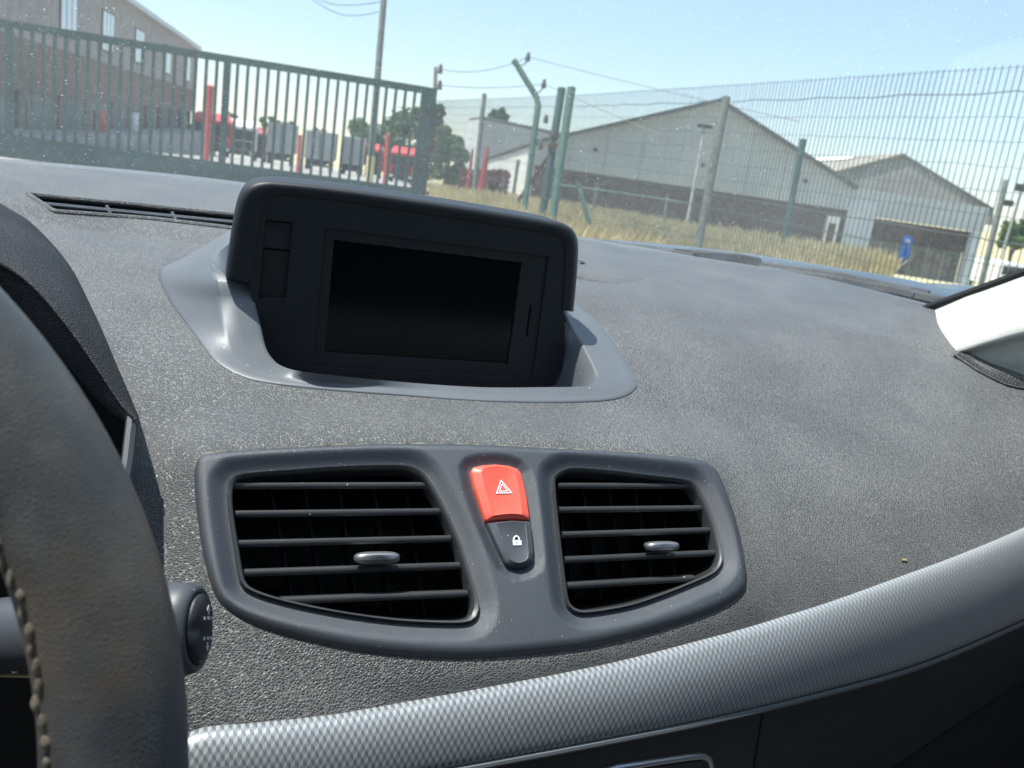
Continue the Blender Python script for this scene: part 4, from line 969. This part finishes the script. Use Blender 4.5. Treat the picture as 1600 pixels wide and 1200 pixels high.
vl = vent(pL, [zl(q) for q in ([(222, 265), (1240, 262)], [(232, 412), (1300, 398)], [(248, 567), (1345, 540)], [(278, 720), (1392, 682)], [(470, 866), (1432, 828)])],
     zl([(845, 605), (1080, 672)]), [zl(q) for q in ([(420, 210), (560, 900)], [(600, 190), (730, 930)], [(790, 180), (910, 950)], [(980, 170), (1090, 960)], [(1150, 180), (1270, 960)])], 'larger air vent beside the steering wheel, five slats')
vr = vent(pR, [zr(q) for q in ([(512, 264), (1212, 266)], [(520, 390), (1265, 381)], [(538, 520), (1302, 496)], [(550, 652), (1328, 616)], [(562, 788), (1215, 748)])],
     zr([(962, 550), (1130, 606)]), [zr(q) for q in ([(560, 200), (680, 880)], [(700, 190), (820, 870)], [(840, 200), (960, 850)], [(980, 215), (1100, 800)], [(1110, 235), (1220, 750)])], 'smaller air vent on the passenger side, five slats')
def button(name, poly, m, label, flat_bottom, hgt):
    lp = resample(poly, 72, True); c = lp.mean(0)
    def off(kx, h, ky=None):
        ky = kx if ky is None else ky
        return [loc(a + (c[0] - a) * kx, b + (c[1] - b) * ky, h) for a, b in lp]
    o = part(name, loops([off(.03, -.006), off(.03, hgt - .0016), off(.045, hgt - .0006), off(.075, hgt), off(.36, hgt + .0016, .16), off(.40, hgt + .0013, .2)], False, True), m, dash, 30); o['label'] = label; return o, c
hz, hc = button('hazard_button', pH, M_RED, 'red hazard light button above the lock button', True, .003)
lb, lc = button('lock_button', pK, M_GREYB, 'dark grey door lock button below the red one', False, .003)
def flatpoly(pts, m, parent, name, h, t_=.00025):
    P = [loc(*uv2(*q), h) for q in pts]; return prism(P, PN * t_)
def Z6(x, y): return (700 + x / 6, 700 + y / 6)
def offs(P, k): c = np.mean(P, axis=0); return [tuple(np.array(p) * (1 - k) + c * k) for p in P]
tri = [Z6(474, 325), Z6(582, 452), Z6(428, 456)]
def ringtri(P, k0, k1, h):
    A1, B1 = offs(P, k0), offs(P, k1); V = [loc(*uv2(*q), h) for q in A1 + B1]; V += [v + PN * .0002 for v in V]
    F = []
    for i in range(3):
        j = (i + 1) % 3; F += [(6 + i, 6 + j, 6 + 3 + j, 6 + 3 + i), (i, j, 6 + j, 6 + i), (3 + j, 3 + i, 9 + i, 9 + j)]
    return V, F
part('warning_symbol', join(ringtri(tri, 0, .2, .0046), ringtri(tri, .42, .58, .0046)), M_WHITE, hz, 0)
lkp = [loc(*uv2(*Z6(x, y)), .0046) for x, y in [(583, 888), (664, 893), (666, 936), (587, 938)]]
arc = [loc(*uv2(*Z6(619 + 26 * cos(a), 888 - 34 * sin(a))), .0047) for a in np.linspace(0, pi, 12)]
part('lock_symbol', join(prism(lkp, PN * .0002), tube(arc, .00055, 6)), M_WHITE, lb, 0)
part('keyhole', prism([loc(*uv2(*Z6(x, y)), .0049) for x, y in [(615, 903), (627, 903), (626, 922), (619, 922)]], PN * .0001), M_GREYB, lb, 0)

# --- display cowl
O_ = COWL_OUT
MID = [(376, 366), (333, 401), (336, 435), (343, 475), (351, 512), (360, 546), (379, 566), (420, 584), (495, 596), (630, 607), (758, 616), (868, 617), (938, 615), (966, 603), (962, 588), (945, 547), (916, 512), (893, 487), (872, 450)]
LIP = [(362, 396), (353, 430), (388, 441), (394, 465), (404, 503), (412, 537), (423, 557), (443, 573), (490, 583), (630, 597), (750, 605), (850, 605), (905, 604), (926, 600), (932, 582), (912, 540), (897, 516), (888, 498), (876, 465)]
YM = [.80, .74, .70, .685, .668, .652, .638, .620]
YL = [.78, .71, .70, .690, .677, .663, .649, .634, .604, .604, .604, .604, .604, .604, .606, .61, .615, .62, .72]
co_, cm_, cl_ = [], [], []
for (o1, m1, l1, y1) in zip(O_, MID, LIP, YL):
    P0 = on_pad(*o1, .0008); L1 = at_y(*l1, y1); g = on_pad(*m1); dm = Vector(ray(*m1)).normalized()
    Mp = at_y(*m1, min(YM[len(cm_)], (g - dm * .003).y)) if len(cm_) < 8 else g - dm * .004
    if o1[0] > 420 and o1[1] > 436:
        s1 = min(1, (o1[0] - 420) / 340); g2 = on_pad(*l1)
        L2 = on_pad(*l1, .008)
        if o1[0] > 700: L1 = L2
        else: L1 = L1.lerp(L2, s1)
        Mp = on_pad(*m1, .004)
    co_.append(P0); cm_.append(Mp); cl_.append(L1)
n5 = 6
c1, c2, c3 = cr1(co_, n5), cr1(cm_, n5), cr1(cl_, n5)
def lerp(a, b, s): return a * (1 - s) + b * s
cen_ = c3.mean(0)
inn = c3.copy(); inn[:, 2] -= .002; inn = lerp(inn, cen_, .012); inn[:, 2] = c3[:, 2] - .0015
w1 = lerp(c3, cen_, .03); w1[:, 2] = c3[:, 2] - .012
w1[:, 1] += .014; w2 = lerp(c3, cen_, .05); w2[:, 2] = -.20; w2[:, 1] += .022
skirt = c1.copy(); skirt[:, 2] -= .004
RW = np.array([skirt, c1, lerp(c1, c2, .08) + np.array([0, 0, .0006]), lerp(c1, c2, .5), lerp(c1, c2, .93), lerp(c2, c3, .07), lerp(c2, c3, .5), lerp(c2, c3, .92), c3, inn, w1, lerp(w1, w2, .5), w2])
cowl = part('display_surround', net(RW), M_COWL, dash, 50)
fl_ = [Vector(p) for p in w2]; part('pocket_floor', (fl_, [tuple(range(len(fl_)))]), M_PANEL, dash)
# --- silver trim strip
TT_ = [(262, 1172, .408), (285, 1150, .414), (325, 1136, .4165), (400, 1130, .416), (520, 1117, .416), (620, 1100, .419), (760, 1075, .426), (950, 1038, .440), (1100, 1000, .454), (1250, 957, .474), (1400, 905, .496), (1500, 868, .515), (1600, 826, .540), (1750, 757, .60)]
TB_ = [(255, 1262, .392), (285, 1262, .394), (325, 1258, .396), (400, 1250, .398), (520, 1236, .402), (620, 1218, .406), (760, 1193, .415), (950, 1157, .429), (1100, 1127, .441), (1250, 1092, .459), (1400, 1052, .479), (1500, 1015, .497), (1600, 971, .522), (1750, 905, .58)]
tt0 = [on_pad(min(max(u, 240), 1740), v, .0015) for u, v, y in TT_]
tt = cr1(tt0, 14); tb = cr1([at_y(u, v, p.y - .021) for (u, v, y), p in zip(TB_, tt0)], 14)
def prof(s): return .006 * (1 - (2 * s - 1) ** 2) + .0015 * min(1, s * 14)
N_t = len(tt); mid_d = (tb - tt); mid_d /= np.linalg.norm(mid_d, axis=1)[:, None]
tang = np.gradient(tt, axis=0); tang /= np.linalg.norm(tang, axis=1)[:, None]
nr_ = np.cross(mid_d, tang); nr_ = np.where((nr_[:, 1] > 0)[:, None], -nr_, nr_)
SS = [-.03, 0, .03, .07, .12, .2, .3, .4, .5, .6, .7, .8, .88, .94, .97, 1.0, 1.02]
PRf = [-.008, -.0002, .0025, .0042, .0054, .0066, .0074, .0076, .0074, .0068, .006, .005, .004, .003, .001, -.002, -.008]
sheet = np.array([tt * (1 - s) + tb * s + nr_ * h for s, h in zip(SS, PRf)])
arc_ = np.concatenate([[0], np.cumsum(np.linalg.norm(np.diff((tt + tb) / 2, axis=0), axis=1))])
hgt = np.linalg.norm(tb - tt, axis=1)
uvs = [(arc_[j], -SS[i] * hgt[j]) for i in range(len(SS)) for j in range(N_t)]
part('trim_strip', net(sheet), M_CUBES, dash, 60, uv=uvs)
part('trim_lip', tube([Vector(p) for p in tb + nr_ * .001 + np.array([0, 0, -.0005])], .0022, 8), M_COWL, dash)
# --- lower dash
low0 = tb + nr_ * -.004; low1 = tb + np.array([0, .012, -.05]); low2 = tb + np.array([0, .03, -.16]); low3 = tb + np.array([0, .06, -.34])
part('lower_panel', net(np.array([low0, low0 + np.array([0, -.001, -.004]), low1, low2, low3])), M_LOWER, dash, 50)
lbv = BVHTree.FromPolygons(*net(np.array([low0, low0 + np.array([0, -.001, -.004]), low1, low2, low3])))
def on_low(u, v, lift=0.0):
    d = Vector(ray(u, v)).normalized(); h = lbv.ray_cast(Vector((0, 0, 0)), d); p = h[0] if h[0] is not None else at_y(u, v, .5); return p - d * lift
part('panel_seam', tube([on_low(u, v, .0002) for u, v in [(1192, 1112), (1186, 1150), (1178, 1200), (1170, 1240)]], .0008, 6), M_DEEP, dash)
fr_ = [(925, 1212), (962, 1199), (1020, 1190), (1075, 1182), (1095, 1180), (1106, 1184), (1110, 1196), (1112, 1240)]
part('radio_frame', tube([on_low(u, v, .001) for u, v in fr_], .0028, 10), M_CHROME, dash)
ri = [(905, 1225), (965, 1206), (1030, 1196), (1095, 1188), (1104, 1240), (905, 1270)]
part('radio_face', prism([on_low(u, v, .0004) for u, v in ri], Vector((0, -.0006, 0))), M_BLACK, dash, 0)
# glovebox lid: tucked back below the lower panel
gv_ = [on_low(1390, 1205, .002), on_low(1500, 1130, .002), on_low(1560, 1090, .002), on_low(1640, 1040, .002), on_low(1900, 900, .002)]
part('glovebox_lid', loops([gv_, [p + Vector((0, -.002, -.003)) for p in gv_], [p + Vector((0, .0, -.2)) for p in gv_], [p + Vector((0, .0, -.6)) for p in gv_]], False, False, False), M_DEEP, dash)
# tiny straw lying on the pad
single('straw_fragment', prism([on_pad(1409, 873.5, .0012), on_pad(1417, 873.5, .0012), on_pad(1417.5, 877, .0012), on_pad(1409, 876.5, .0012)], Vector((0, 0, .0006))), M_DRY, on_pad(1413, 875), 'tiny pale straw fragment lying on the dash pad', 'straw')

# --- gauge hood and dark well behind the wheel
AA = [(-160, 215), (-80, 262), (0, 313), (50, 345), (105, 405), (145, 480), (180, 560), (216, 645)]
M1 = [(-240, 285), (-130, 330), (-8, 392), (47, 430), (101, 490), (148, 558), (188, 620), (213, 651)]
M2 = [(-260, 305), (-145, 350), (-22, 412), (40, 450), (94, 510), (143, 575), (184, 632), (210, 656)]
BB = [(-290, 345), (-170, 385), (-40, 436), (26, 478), (80, 540), (130, 600), (170, 642), (202, 662)]
Y1 = [.72, .68, .635, .605, .575, .550, .528, .515]; Y2 = [.72, .68, .635, .605, .573, .547, .523, .508]; Y3 = [.75, .71, .67, .64, .605, .575, .548, .522]
Ra = [on_pad(*q) + Vector((0, 0.004, -.003)) for q in AA]; R1_ = [at_y(*q, y) for q, y in zip(M1, Y1)]; R2_ = [at_y(*q, y) for q, y in zip(M2, Y2)]; R3_ = [at_y(*q, y) for q, y in zip(BB, Y3)]
R0_ = [(a * .5 + b * .5) + Vector((0, -.005, .012)) * s for a, b, s in zip(Ra, R1_, (1, 1, 1, 1, 1, .8, .5, .1))]
Rc = [p + Vector((0, .06, -.012)) for p in R3_]; Rd = [p + Vector((0, .16, -.05)) for p in R3_]
_, hv_ = grid([Ra, R0_, R1_, R2_, R3_, Rc, Rd], 10, 12)
part('gauge_hood', hv_, M_HOOD, dash, 70)
part('gauge_well', box((-.36, .78, -.42), (.66, .03, .5)), M_DEEP, dash)
_ck = [(213, 655, .515, .60), (206, 720, .490, .58), (197, 775, .470, .56), (187, 900, .430, .52), (180, 1080, .385, .46), (178, 1260, .35, .42)]  # cheek extended towards the driver, added to shade the pad strip
part('gauge_shadow_side', join(prism([at_y(u, v, a) for u, v, a, b in _ck] + [at_y(u, v, b) for u, v, a, b in _ck[::-1]], Vector((-.004, 0, 0))), tube([at_y(u, v, a) + Vector((-.002, 0, 0)) for u, v, a, b in _ck], .0035, 8)), M_LOWER, dash)
part('column_shroud', ellipsoid((-.2, .46, -.42), (.085, .15, .075)), M_DEEP, dash)

# ================================================================== NAVIGATION DISPLAY
DY = .69
DQ = at_y(640, 600, DY); tl = radians(-3); DU = Vector((0, sin(tl), cos(tl))); DX = Vector((1, 0, 0)); DN = DX.cross(DU)  # DN points to the driver
if DN.y > 0: DN = -DN
def DP(u, v, h=0.0): return at_plane(u, v, DQ + DN * h, DN)
disp = thing('navigation_display', DQ - Vector((0, 0, .03)), 'black navigation screen in a rounded hood standing up from the dashboard', 'display screen')
OUT = [(352, 432), (354, 412), (358, 385), (363, 352), (369, 322), (376, 302), (388, 289), (408, 282), (440, 283), (520, 291), (620, 305), (720, 320), (800, 333), (855, 343), (880, 349), (896, 360), (903, 378), (903, 405), (900, 445), (896, 487)]
INN = [(388, 442), (391, 425), (396, 395), (401, 362), (404, 342), (409, 324), (420, 311), (440, 305), (462, 306), (530, 314), (622, 328), (715, 342), (790, 354), (835, 361), (862, 366), (877, 373), (883, 388), (883, 410), (881, 445), (878, 485)]
nO = 8
def smo(P, h): return [DP(u, v, h) for u, v in cr1([(a, b) for a, b in P], nO)]
oc = cr1(OUT, nO); ic = cr1(INN, nO)
def blend(s, h): return [DP(a[0] * (1 - s) + b[0] * s, a[1] * (1 - s) + b[1] * s, h) for a, b in zip(oc, ic)]
front = [blend(s, h) for s, h in ((.0, -.012), (.02, -.007), (.08, -.003), (.18, -.0008), (.32, .0004), (.55, .0007), (.93, .0004), (1.0, -.0004), (1.0, -.004))]
cenD = sum(front[0], Vector()) / len(front[0])
def back(k, h): return [p + (cenD - p) * k - DN * h for p in front[0]]
shell = [back(.16, .052), back(.07, .045), back(.02, .03), back(.004, .012)] + front
part('hood_shell', loops(shell, True, False, False), M_DISP, disp, 50)
part('back_cover', (back(.16, .052), [tuple(range(len(oc)))]), M_DISP, disp)
# leg ends
for e_ in (0, -1):
    part('leg_end', ([L_[e_] for L_ in shell], [tuple(range(len(shell)))]), M_DISP, disp)
# bezel plate with window and button well
def plate(outer, holes, h, depth):
    cu_ = bpy.data.curves.new('plate', 'CURVE'); cu_.dimensions = '2D'; cu_.fill_mode = 'BOTH'; cu_.extrude = depth / 2; cu_.bevel_depth = .0004; cu_.bevel_resolution = 1
    for L in [outer] + holes:
        s = cu_.splines.new('POLY'); s.points.add(len(L) - 1); s.use_cyclic_u = True
        for p, (u, v) in zip(s.points, L):
            q = DP(u, v) - DQ; p.co = (q.dot(DX), q.dot(DU), 0, 1)
    ob = bpy.data.objects.new('plate', cu_); me = bpy.data.meshes.new_from_object(ob); V = [DQ + DX * v.co.x + DU * v.co.y + DN * (v.co.z + h - depth / 2) for v in me.vertices]; F = [tuple(p.vertices) for p in me.polygons]
    bpy.data.objects.remove(ob); bpy.data.meshes.remove(me); bpy.data.curves.remove(cu_); return V, F
bez = [(390, 442)] + [tuple(p) for p in ic[::3]][1:-1] + [(879, 487), (883, 512), (882, 545), (878, 575), (868, 600), (850, 612), (780, 612), (600, 600), (470, 588), (430, 570), (412, 540), (403, 500)]
WIN = [(507, 355), (859, 401), (833, 593), (488, 574)]
BWELL = [(414, 343), (459, 347), (448, 468), (403, 467)]
SCR = [(522, 375), (818, 411), (796, 571), (507, 553)]
part('bezel', plate(bez, [WIN, BWELL], -.0012, .004), M_DISP, disp, 30)
CARD = [(829, 477), (833.5, 477), (826.5, 530), (822, 530)]
part('inner_bezel', plate(WIN, [SCR, CARD], -.0032, .0025), M_DISP, disp, 30)
part('card_slot', prism([DP(u, v, -.0058) for u, v in CARD], DN * .0004), M_DEEP, disp, 0)
part('screen', prism([DP(u, v, -.0062) for u, v in [(519, 372), (821, 408), (799, 574), (504, 556)]], DN * .001), M_SCREEN, disp, 0)
part('button_key', prism([DP(u, v, -.006) for u, v in [(413, 345), (458, 349), (454, 390), (410, 386)]], DN * .0012), M_BLACK, disp, 0)
part('button_key', prism([DP(u, v, -.006) for u, v in [(410, 389), (454, 393), (447, 466), (403, 465)]], DN * .0012), M_DEEP, disp, 0)
part('foot', box(DQ - Vector((0, -.035, .045)), (.2, .04, .09)), M_BLACK, disp)

# ================================================================== STEERING WHEEL
WC = Vector((-0.1969, 0.2295, -0.1865)); wa = Vector((0, -cos(radians(22)), sin(radians(22)))); we1 = Vector((1, 0, 0)); we2 = wa.cross(we1); WR = .187; wr = .0193
sw = thing('steering_wheel', WC, 'worn grey leather steering wheel rim with frayed light stitching along its inner edge', 'steering wheel')
L = []
for i in range(161):
    a = 2 * pi * i / 160; d = we1 * cos(a) + we2 * sin(a); c = WC + d * WR
    # thumb grip swelling
    k = 1 + .0 * sin(a)
    L.append([c + d * (wr * k * cos(b)) + wa * (wr * 1.08 * sin(b)) for b in np.linspace(0, 2 * pi, 33)[:-1]])
rim = part('rim', loops(L, False, False), M_LEATHER, sw, 180)
hub = [[WC - wa * .05 + (we1 * cos(a) * .085 + we2 * sin(a) * .075) * k + wa * h for a in np.linspace(0, 2 * pi, 41)[:-1]] for k, h in ((1, 0), (1.02, .02), (.9, .04), (.6, .052), (.2, .056))]
part('hub_cover', loops(hub, True, True), M_BLACK, sw)
for a in (-.75, pi + .75, -pi / 2):
    d = we1 * cos(a) + we2 * sin(a); s = wa.cross(d)
    part('spoke', loops([[WC + d * r - wa * z + s * (w * cos(b)) + wa * (.008 * sin(b)) for b in np.linspace(0, 2 * pi, 17)[:-1]] for r, z, w in ((.07, .035, .03), (.12, .028, .026), (.178, .004, .03))], True, True), M_BLACK, sw)
stm = mesh('stitch', *ellipsoid((0, 0, 0), (.0014, .0026, .0011), None, 10, 6), M_THREAD)
for i in range(84):
    a = -1.0 + i * .0285
    d = we1 * cos(a) + we2 * sin(a); tgn = wa.cross(d); b = pi - .62 + random.gauss(0, .07)
    p = WC + d * WR + d * ((wr + .0002) * cos(b)) + wa * ((wr * 1.08 + .0002) * sin(b)); nn = (d * cos(b) + wa * sin(b)).normalized()
    M_ = Matrix((nn.cross(tgn), tgn, nn)).transposed().to_3x3() @ Matrix.Rotation(random.gauss(.35, .15), 3, 'Z')
    inst('stitch', stm, sw, p, M_.to_euler(), (random.uniform(.7, 1.2), random.uniform(.6, 1.25), random.uniform(.7, 1.3)))

# ================================================================== STALKS
bc = at_t(311, 982, .385); ax_ = Vector((.86, -.42, .24)).normalized(); sy_ = Vector((0, .5, .87)); sy_ = (sy_ - ax_ * sy_.dot(ax_)).normalized(); sx_ = sy_.cross(ax_).normalized()
stk = thing('audio_stalk', bc - ax_ * .1, 'dark grey audio control stalk with a rocker button behind the steering wheel', 'control stalk')
def ringp(c, rx, ry, n=40): return [c + sx_ * (rx * cos(a)) + sy_ * (ry * sin(a)) for a in np.linspace(0, 2 * pi, n + 1)[:-1]]
body = [ringp(bc - ax_ * .11, .014, .016), ringp(bc - ax_ * .05, .0165, .0195), ringp(bc - ax_ * .016, .0172, .0203), ringp(bc - ax_ * .006, .0165, .0198), ringp(bc - ax_ * .001, .0145, .0182), ringp(bc, .0125, .0165), ringp(bc - ax_ * .0002, .0112, .0152), ringp(bc - ax_ * .003, .011, .015)]
part('stalk_body', loops(body, True, True), M_STALK, stk, 50)
bt_ = []
for r, h in ((1, -.004), (1, .0006), (.94, .0016), (.8, .0024), (.5, .0030), (.2, .0031)):
    q = ringp(bc + ax_ * h, .0106 * r, .0146 * r)
    bt_.append([p - ax_ * (.0012 * math.exp(-((p - bc).dot(sy_) / .0022) ** 2)) if r < .95 else p for p in q])
rk = part('rocker_button', loops(bt_, False, True), M_BLACK, stk, 50)
ic_ = []
def sq(x, y, w, h, par=None):
    c = bc + sx_ * x + sy_ * y + ax_ * .0032; return prism([c + sx_ * (i * w) + sy_ * (j * h) for i, j in ((-1, -1), (1, -1), (1, 1), (-1, 1))], ax_ * .0003)
sxs = 1 if sx_.dot(Vector(rt)) > 0 else -1
for y in (.0042, -.0042):
    for x in (-.0015, .0018, .0046): ic_.append(sq(sxs * x, y, .0008, .0007))
    c = bc + sx_ * (sxs * .0022) + sy_ * (y * 1.75) + ax_ * .0028; s_ = 1 if y > 0 else -1
    ic_.append(prism([c + sx_ * -.0015, c + sx_ * .0015, c + sy_ * (.0024 * s_)], ax_ * .0003)); ic_.append(prism([c + sx_ * (.0006 * i) + sy_ * j for i, j in ((-1, 0), (1, 0), (1, -.0016 * s_), (-1, -.0016 * s_))], ax_ * .0003))
part('icons', join(*ic_), M_ICON, rk, 0)
c = at_t(40, 1000, .40); d_ = Vector((-.95, .25, -.05)).normalized(); x_, y_ = frame_of(d_)
st2 = thing('wiper_stalk', c, 'short grey stalk end with a thin white mark left of the steering wheel rim', 'control stalk')
L = [[c + d_ * s + (x_ * cos(a) + y_ * sin(a)) * r for a in np.linspace(0, 2 * pi, 29)[:-1]] for s, r in ((-.02, .004), (-.018, .009), (-.01, .0125), (.004, .0135), (.0045, .0125), (.006, .0125), (.0065, .014), (.05, .0145))]
part('stalk_body', loops(L, True, True), M_KNOB, st2)
part('mark', tube([at_t(20, 1049, .385), at_t(60, 1044, .383)], .0009, 6), M_WHITE, st2)

# ================================================================== CAR BODY
car = thing('car_body', (.15, .2, -.95), 'car body around the dashboard: bluish bonnet, dusty windscreen, pale pillar trim and roof', 'car')
baseW = [Vector((-.62, .80, -.085)), Vector((-.45, .99, -.085))] + [on_pad(u, v) + Vector((0, .012, -.002)) for u, v in [(100, 262), (350, 287), (640, 329), (950, 383), (1250, 429)]] + [at_z(1441, 476, -.096)]
bw_ = cr1(baseW, 10); bw_ = resample(bw_, 60)
PT = Vector((.725, -.24, .42)); g0_ = Vector(bw_[-1])
pk_ = at_y(1600, 417, .675); 
topW = np.array([[-.50, -.20, .42], [-.35, -.06, .43], [-.1, .02, .44], [.15, .04, .445], [.4, .0, .44], [.6, -.1, .43], list(PT)])
tw_ = resample(cr1(topW, 10), 60)
gl_rows = []
for s in np.linspace(0, 1, 24):
    row = bw_ * (1 - s) + tw_ * s
    row[:, 2] += .035 * sin(pi * s); gl_rows.append(row)
GA = np.array(gl_rows)
ed = cr1([g0_, pk_, pk_ + (pk_ - g0_) * 1.2 + Vector((-.002, -.01, .012)), g0_ * .35 + PT * .65 + Vector((0, 0, .03)), PT], 12); ed = resample(ed, 24)
shift = ed - GA[:, -1]
wgt = np.linspace(0, 1, 60)[None, :, None] ** 6
GA = GA + shift[:, None, :] * wgt
part('windscreen', net(GA), M_GLASS, car, 180)
edge = [Vector(p) for p in ed]
part('windscreen_seal', tube([p + Vector((.004, -.002, -.004)) for p in edge], .0048, 8), M_SEAL, car)
part('windscreen_seal', tube([Vector(p) + Vector((0, .012, -.01)) for p in bw_], .008, 8), M_SEAL, car)
# pillar trim: sheet spanned by the glass edge and its foot on the dash
foot = [Vector(edge[0]) + Vector((.005, -.002, -.004))] + [on_pad(u, v, .001) for u, v in [(1462, 508), (1487, 542), (1508, 547), (1530, 557), (1552, 566), (1580, 576), (1600, 585), (1650, 610), (1690, 632)]]
foot = [Vector(p) for p in cr1(foot, 4)]
PG = []
for i, g in enumerate(edge):
    row = []
    for j, q in enumerate(foot):
        s = j / (len(foot) - 1); p = g + (q - foot[0]) + Vector((.003, -.003, -.005)) + Vector((.002, -.004, .002)) * sin(pi * min(1, s * 1.5)) * min(1, i / 3) + Vector((.55, 0, 0)) * (i / 23) * min(1, s * 2.2)
        row.append(p)
    PG.append(row)
PG[0] = [Vector(q) - Vector((0, 0, .004)) for q in foot]
part('pillar_trim', net(np.array([[list(p) for p in r] for r in PG])), M_PILLAR, car, 50)
# left pillar, roof, doors, seats, floor enclose the cabin
part('pillar_trim', tube([Vector(p) for p in GA[:, 0]], .03, 10), M_PILLAR, car)
rf_ = []
for s in np.linspace(0, 1, 12):
    rf_.append([Vector((x, tw_[0][1] * 0 + np.interp(x, tw_[:, 0], tw_[:, 1]) * (1 - s) + -1.6 * s, .445 + .02 * sin(pi * s) - .05 * ((x - .12) / .62) ** 2)) for x in np.linspace(-.52, .75, 16)])
RFA = np.array([[list(p) for p in r] for r in rf_])
rfv = net(RFA); top_ = net(RFA + np.array([0, 0, .03])); part('roof_lining', rfv, M_HEAD, car, 180); part('roof_panel', top_, M_PAINT, car, 180)
for sx, nm in ((.86, 'door_panel'), (-.66, 'door_panel')):
    part(nm, bbox_((sx, -.25, -.5), (.06, 2.6, .74), None, .02), M_SEAT, car)
    part('door_sill_trim', bbox_((sx, -.55, -.12), (.09, 2.0, .05), None, .02), M_LOWER, car)
    part('centre_pillar', bbox_((sx * .95, -.75, .15), (.06, .16, .56), None, .02), M_HEAD, car)
part('rear_seat', bbox_((.1, -1.25, -.35), (1.4, .2, 1.05), None, .05), M_SEAT, car)
part('seat_back', bbox_((-.2, -.38, -.28), (.48, .14, .72), None, .05), M_SEAT, car)
part('seat_back', bbox_((.55, -.38, -.28), (.48, .14, .72), None, .05), M_SEAT, car)
part('floor_pan', box((.1, -.3, -.92), (1.5, 2.3, .04)), M_SEAT, car)
part('rear_shelf', bbox_((.1, -1.6, .1), (1.4, .5, .06), None, .02), M_SEAT, car)
part('bulkhead', box((.1, 1.02, -.52), (1.45, .04, .78)), M_DEEP, car)
# bonnet and scuttle beyond the glass
bn = []
bpx = [(100, 262, 1.9), (400, 292, 1.75), (700, 339, 1.62), (905, 372, 1.56), (1000, 379, 1.53), (1100, 388, 1.50), (1200, 401, 1.47), (1300, 417, 1.44), (1400, 433, 1.42), (1480, 449, 1.40), (1560, 452, 1.39)]
cb = [at_t(*q) for q in bpx]
for dy, dz in ((-.26, -.028), (-.16, -.012), (-.07, -.003), (0, 0), (.12, -.012), (.3, -.045), (.6, -.14), (.72, -.26), (.74, -.7)):
    bn.append([p + Vector((0, dy, dz)) for p in cb])
_, bv = grid(bn, 6, 8); part('bonnet', bv, M_PAINT, car, 60)
scu = [[on_pad(u, v) + Vector((.0, .03, -.012)) for u, v in [(100, 262), (400, 292), (640, 328), (950, 382), (1250, 428), (1436, 473)]]]
scu.append([p + Vector((.03, .12, -.006)) for p in scu[0]]); scu.append([p + Vector((.06, .3, -.05)) for p in scu[0]])
part('scuttle_panel', net(np.array([[list(p) for p in r] for r in scu])), M_COWLPL, car)
part('bonnet_seal', tube([at_t(u, v, t) for u, v, t in [(700, 344, 1.36), (900, 379, 1.34), (960, 386, 1.32), (1080, 402, 1.28), (1200, 419, 1.25), (1300, 433, 1.2), (1450, 464, 1.12)]], .0085, 8), M_COWLPL, car)
part('fender_seam', tube([at_t(u, v, t) for u, v, t in [(1180, 424, 1.26), (1260, 434, 1.2), (1350, 447, 1.16), (1430, 464, 1.1)]], .006, 8), M_PAINT, car)
wp_ = at_t(1130, 406, 1.30)
wi = thing('wiper', wp_, 'black wiper arm pivot with its cover on the scuttle below the windscreen', 'windscreen wiper')
def wpt(u, v, t=1.21): return at_t(u, v, t)
wl_ = [[wpt(u, v) + Vector((0, y, z)) for u, v in [(1082, 392), (1120, 393), (1160, 397), (1186, 402), (1187, 408), (1168, 416), (1130, 415), (1098, 408)]] for y, z in ((.05, -.004), (.0, 0), (-.006, -.001))]
part('arm_cover', loops(wl_, True, True), M_COWLPL, wi, 30)
part('cap_nut', ellipsoid(wpt(1141, 406, 1.285), (.006, .006, .006)), M_DEEP, wi)
part('arm', tube([wpt(1090, 402), wpt(1000, 396, 1.34), wpt(930, 384, 1.36), wpt(700, 342, 1.40)], .009, 8), M_COWLPL, wi)
part('blade', tube([wpt(1180, 424, 1.22), wpt(1290, 438, 1.18), wpt(1400, 458, 1.12), wpt(1480, 476, 1.08)], .009, 8), M_COWLPL, wi)
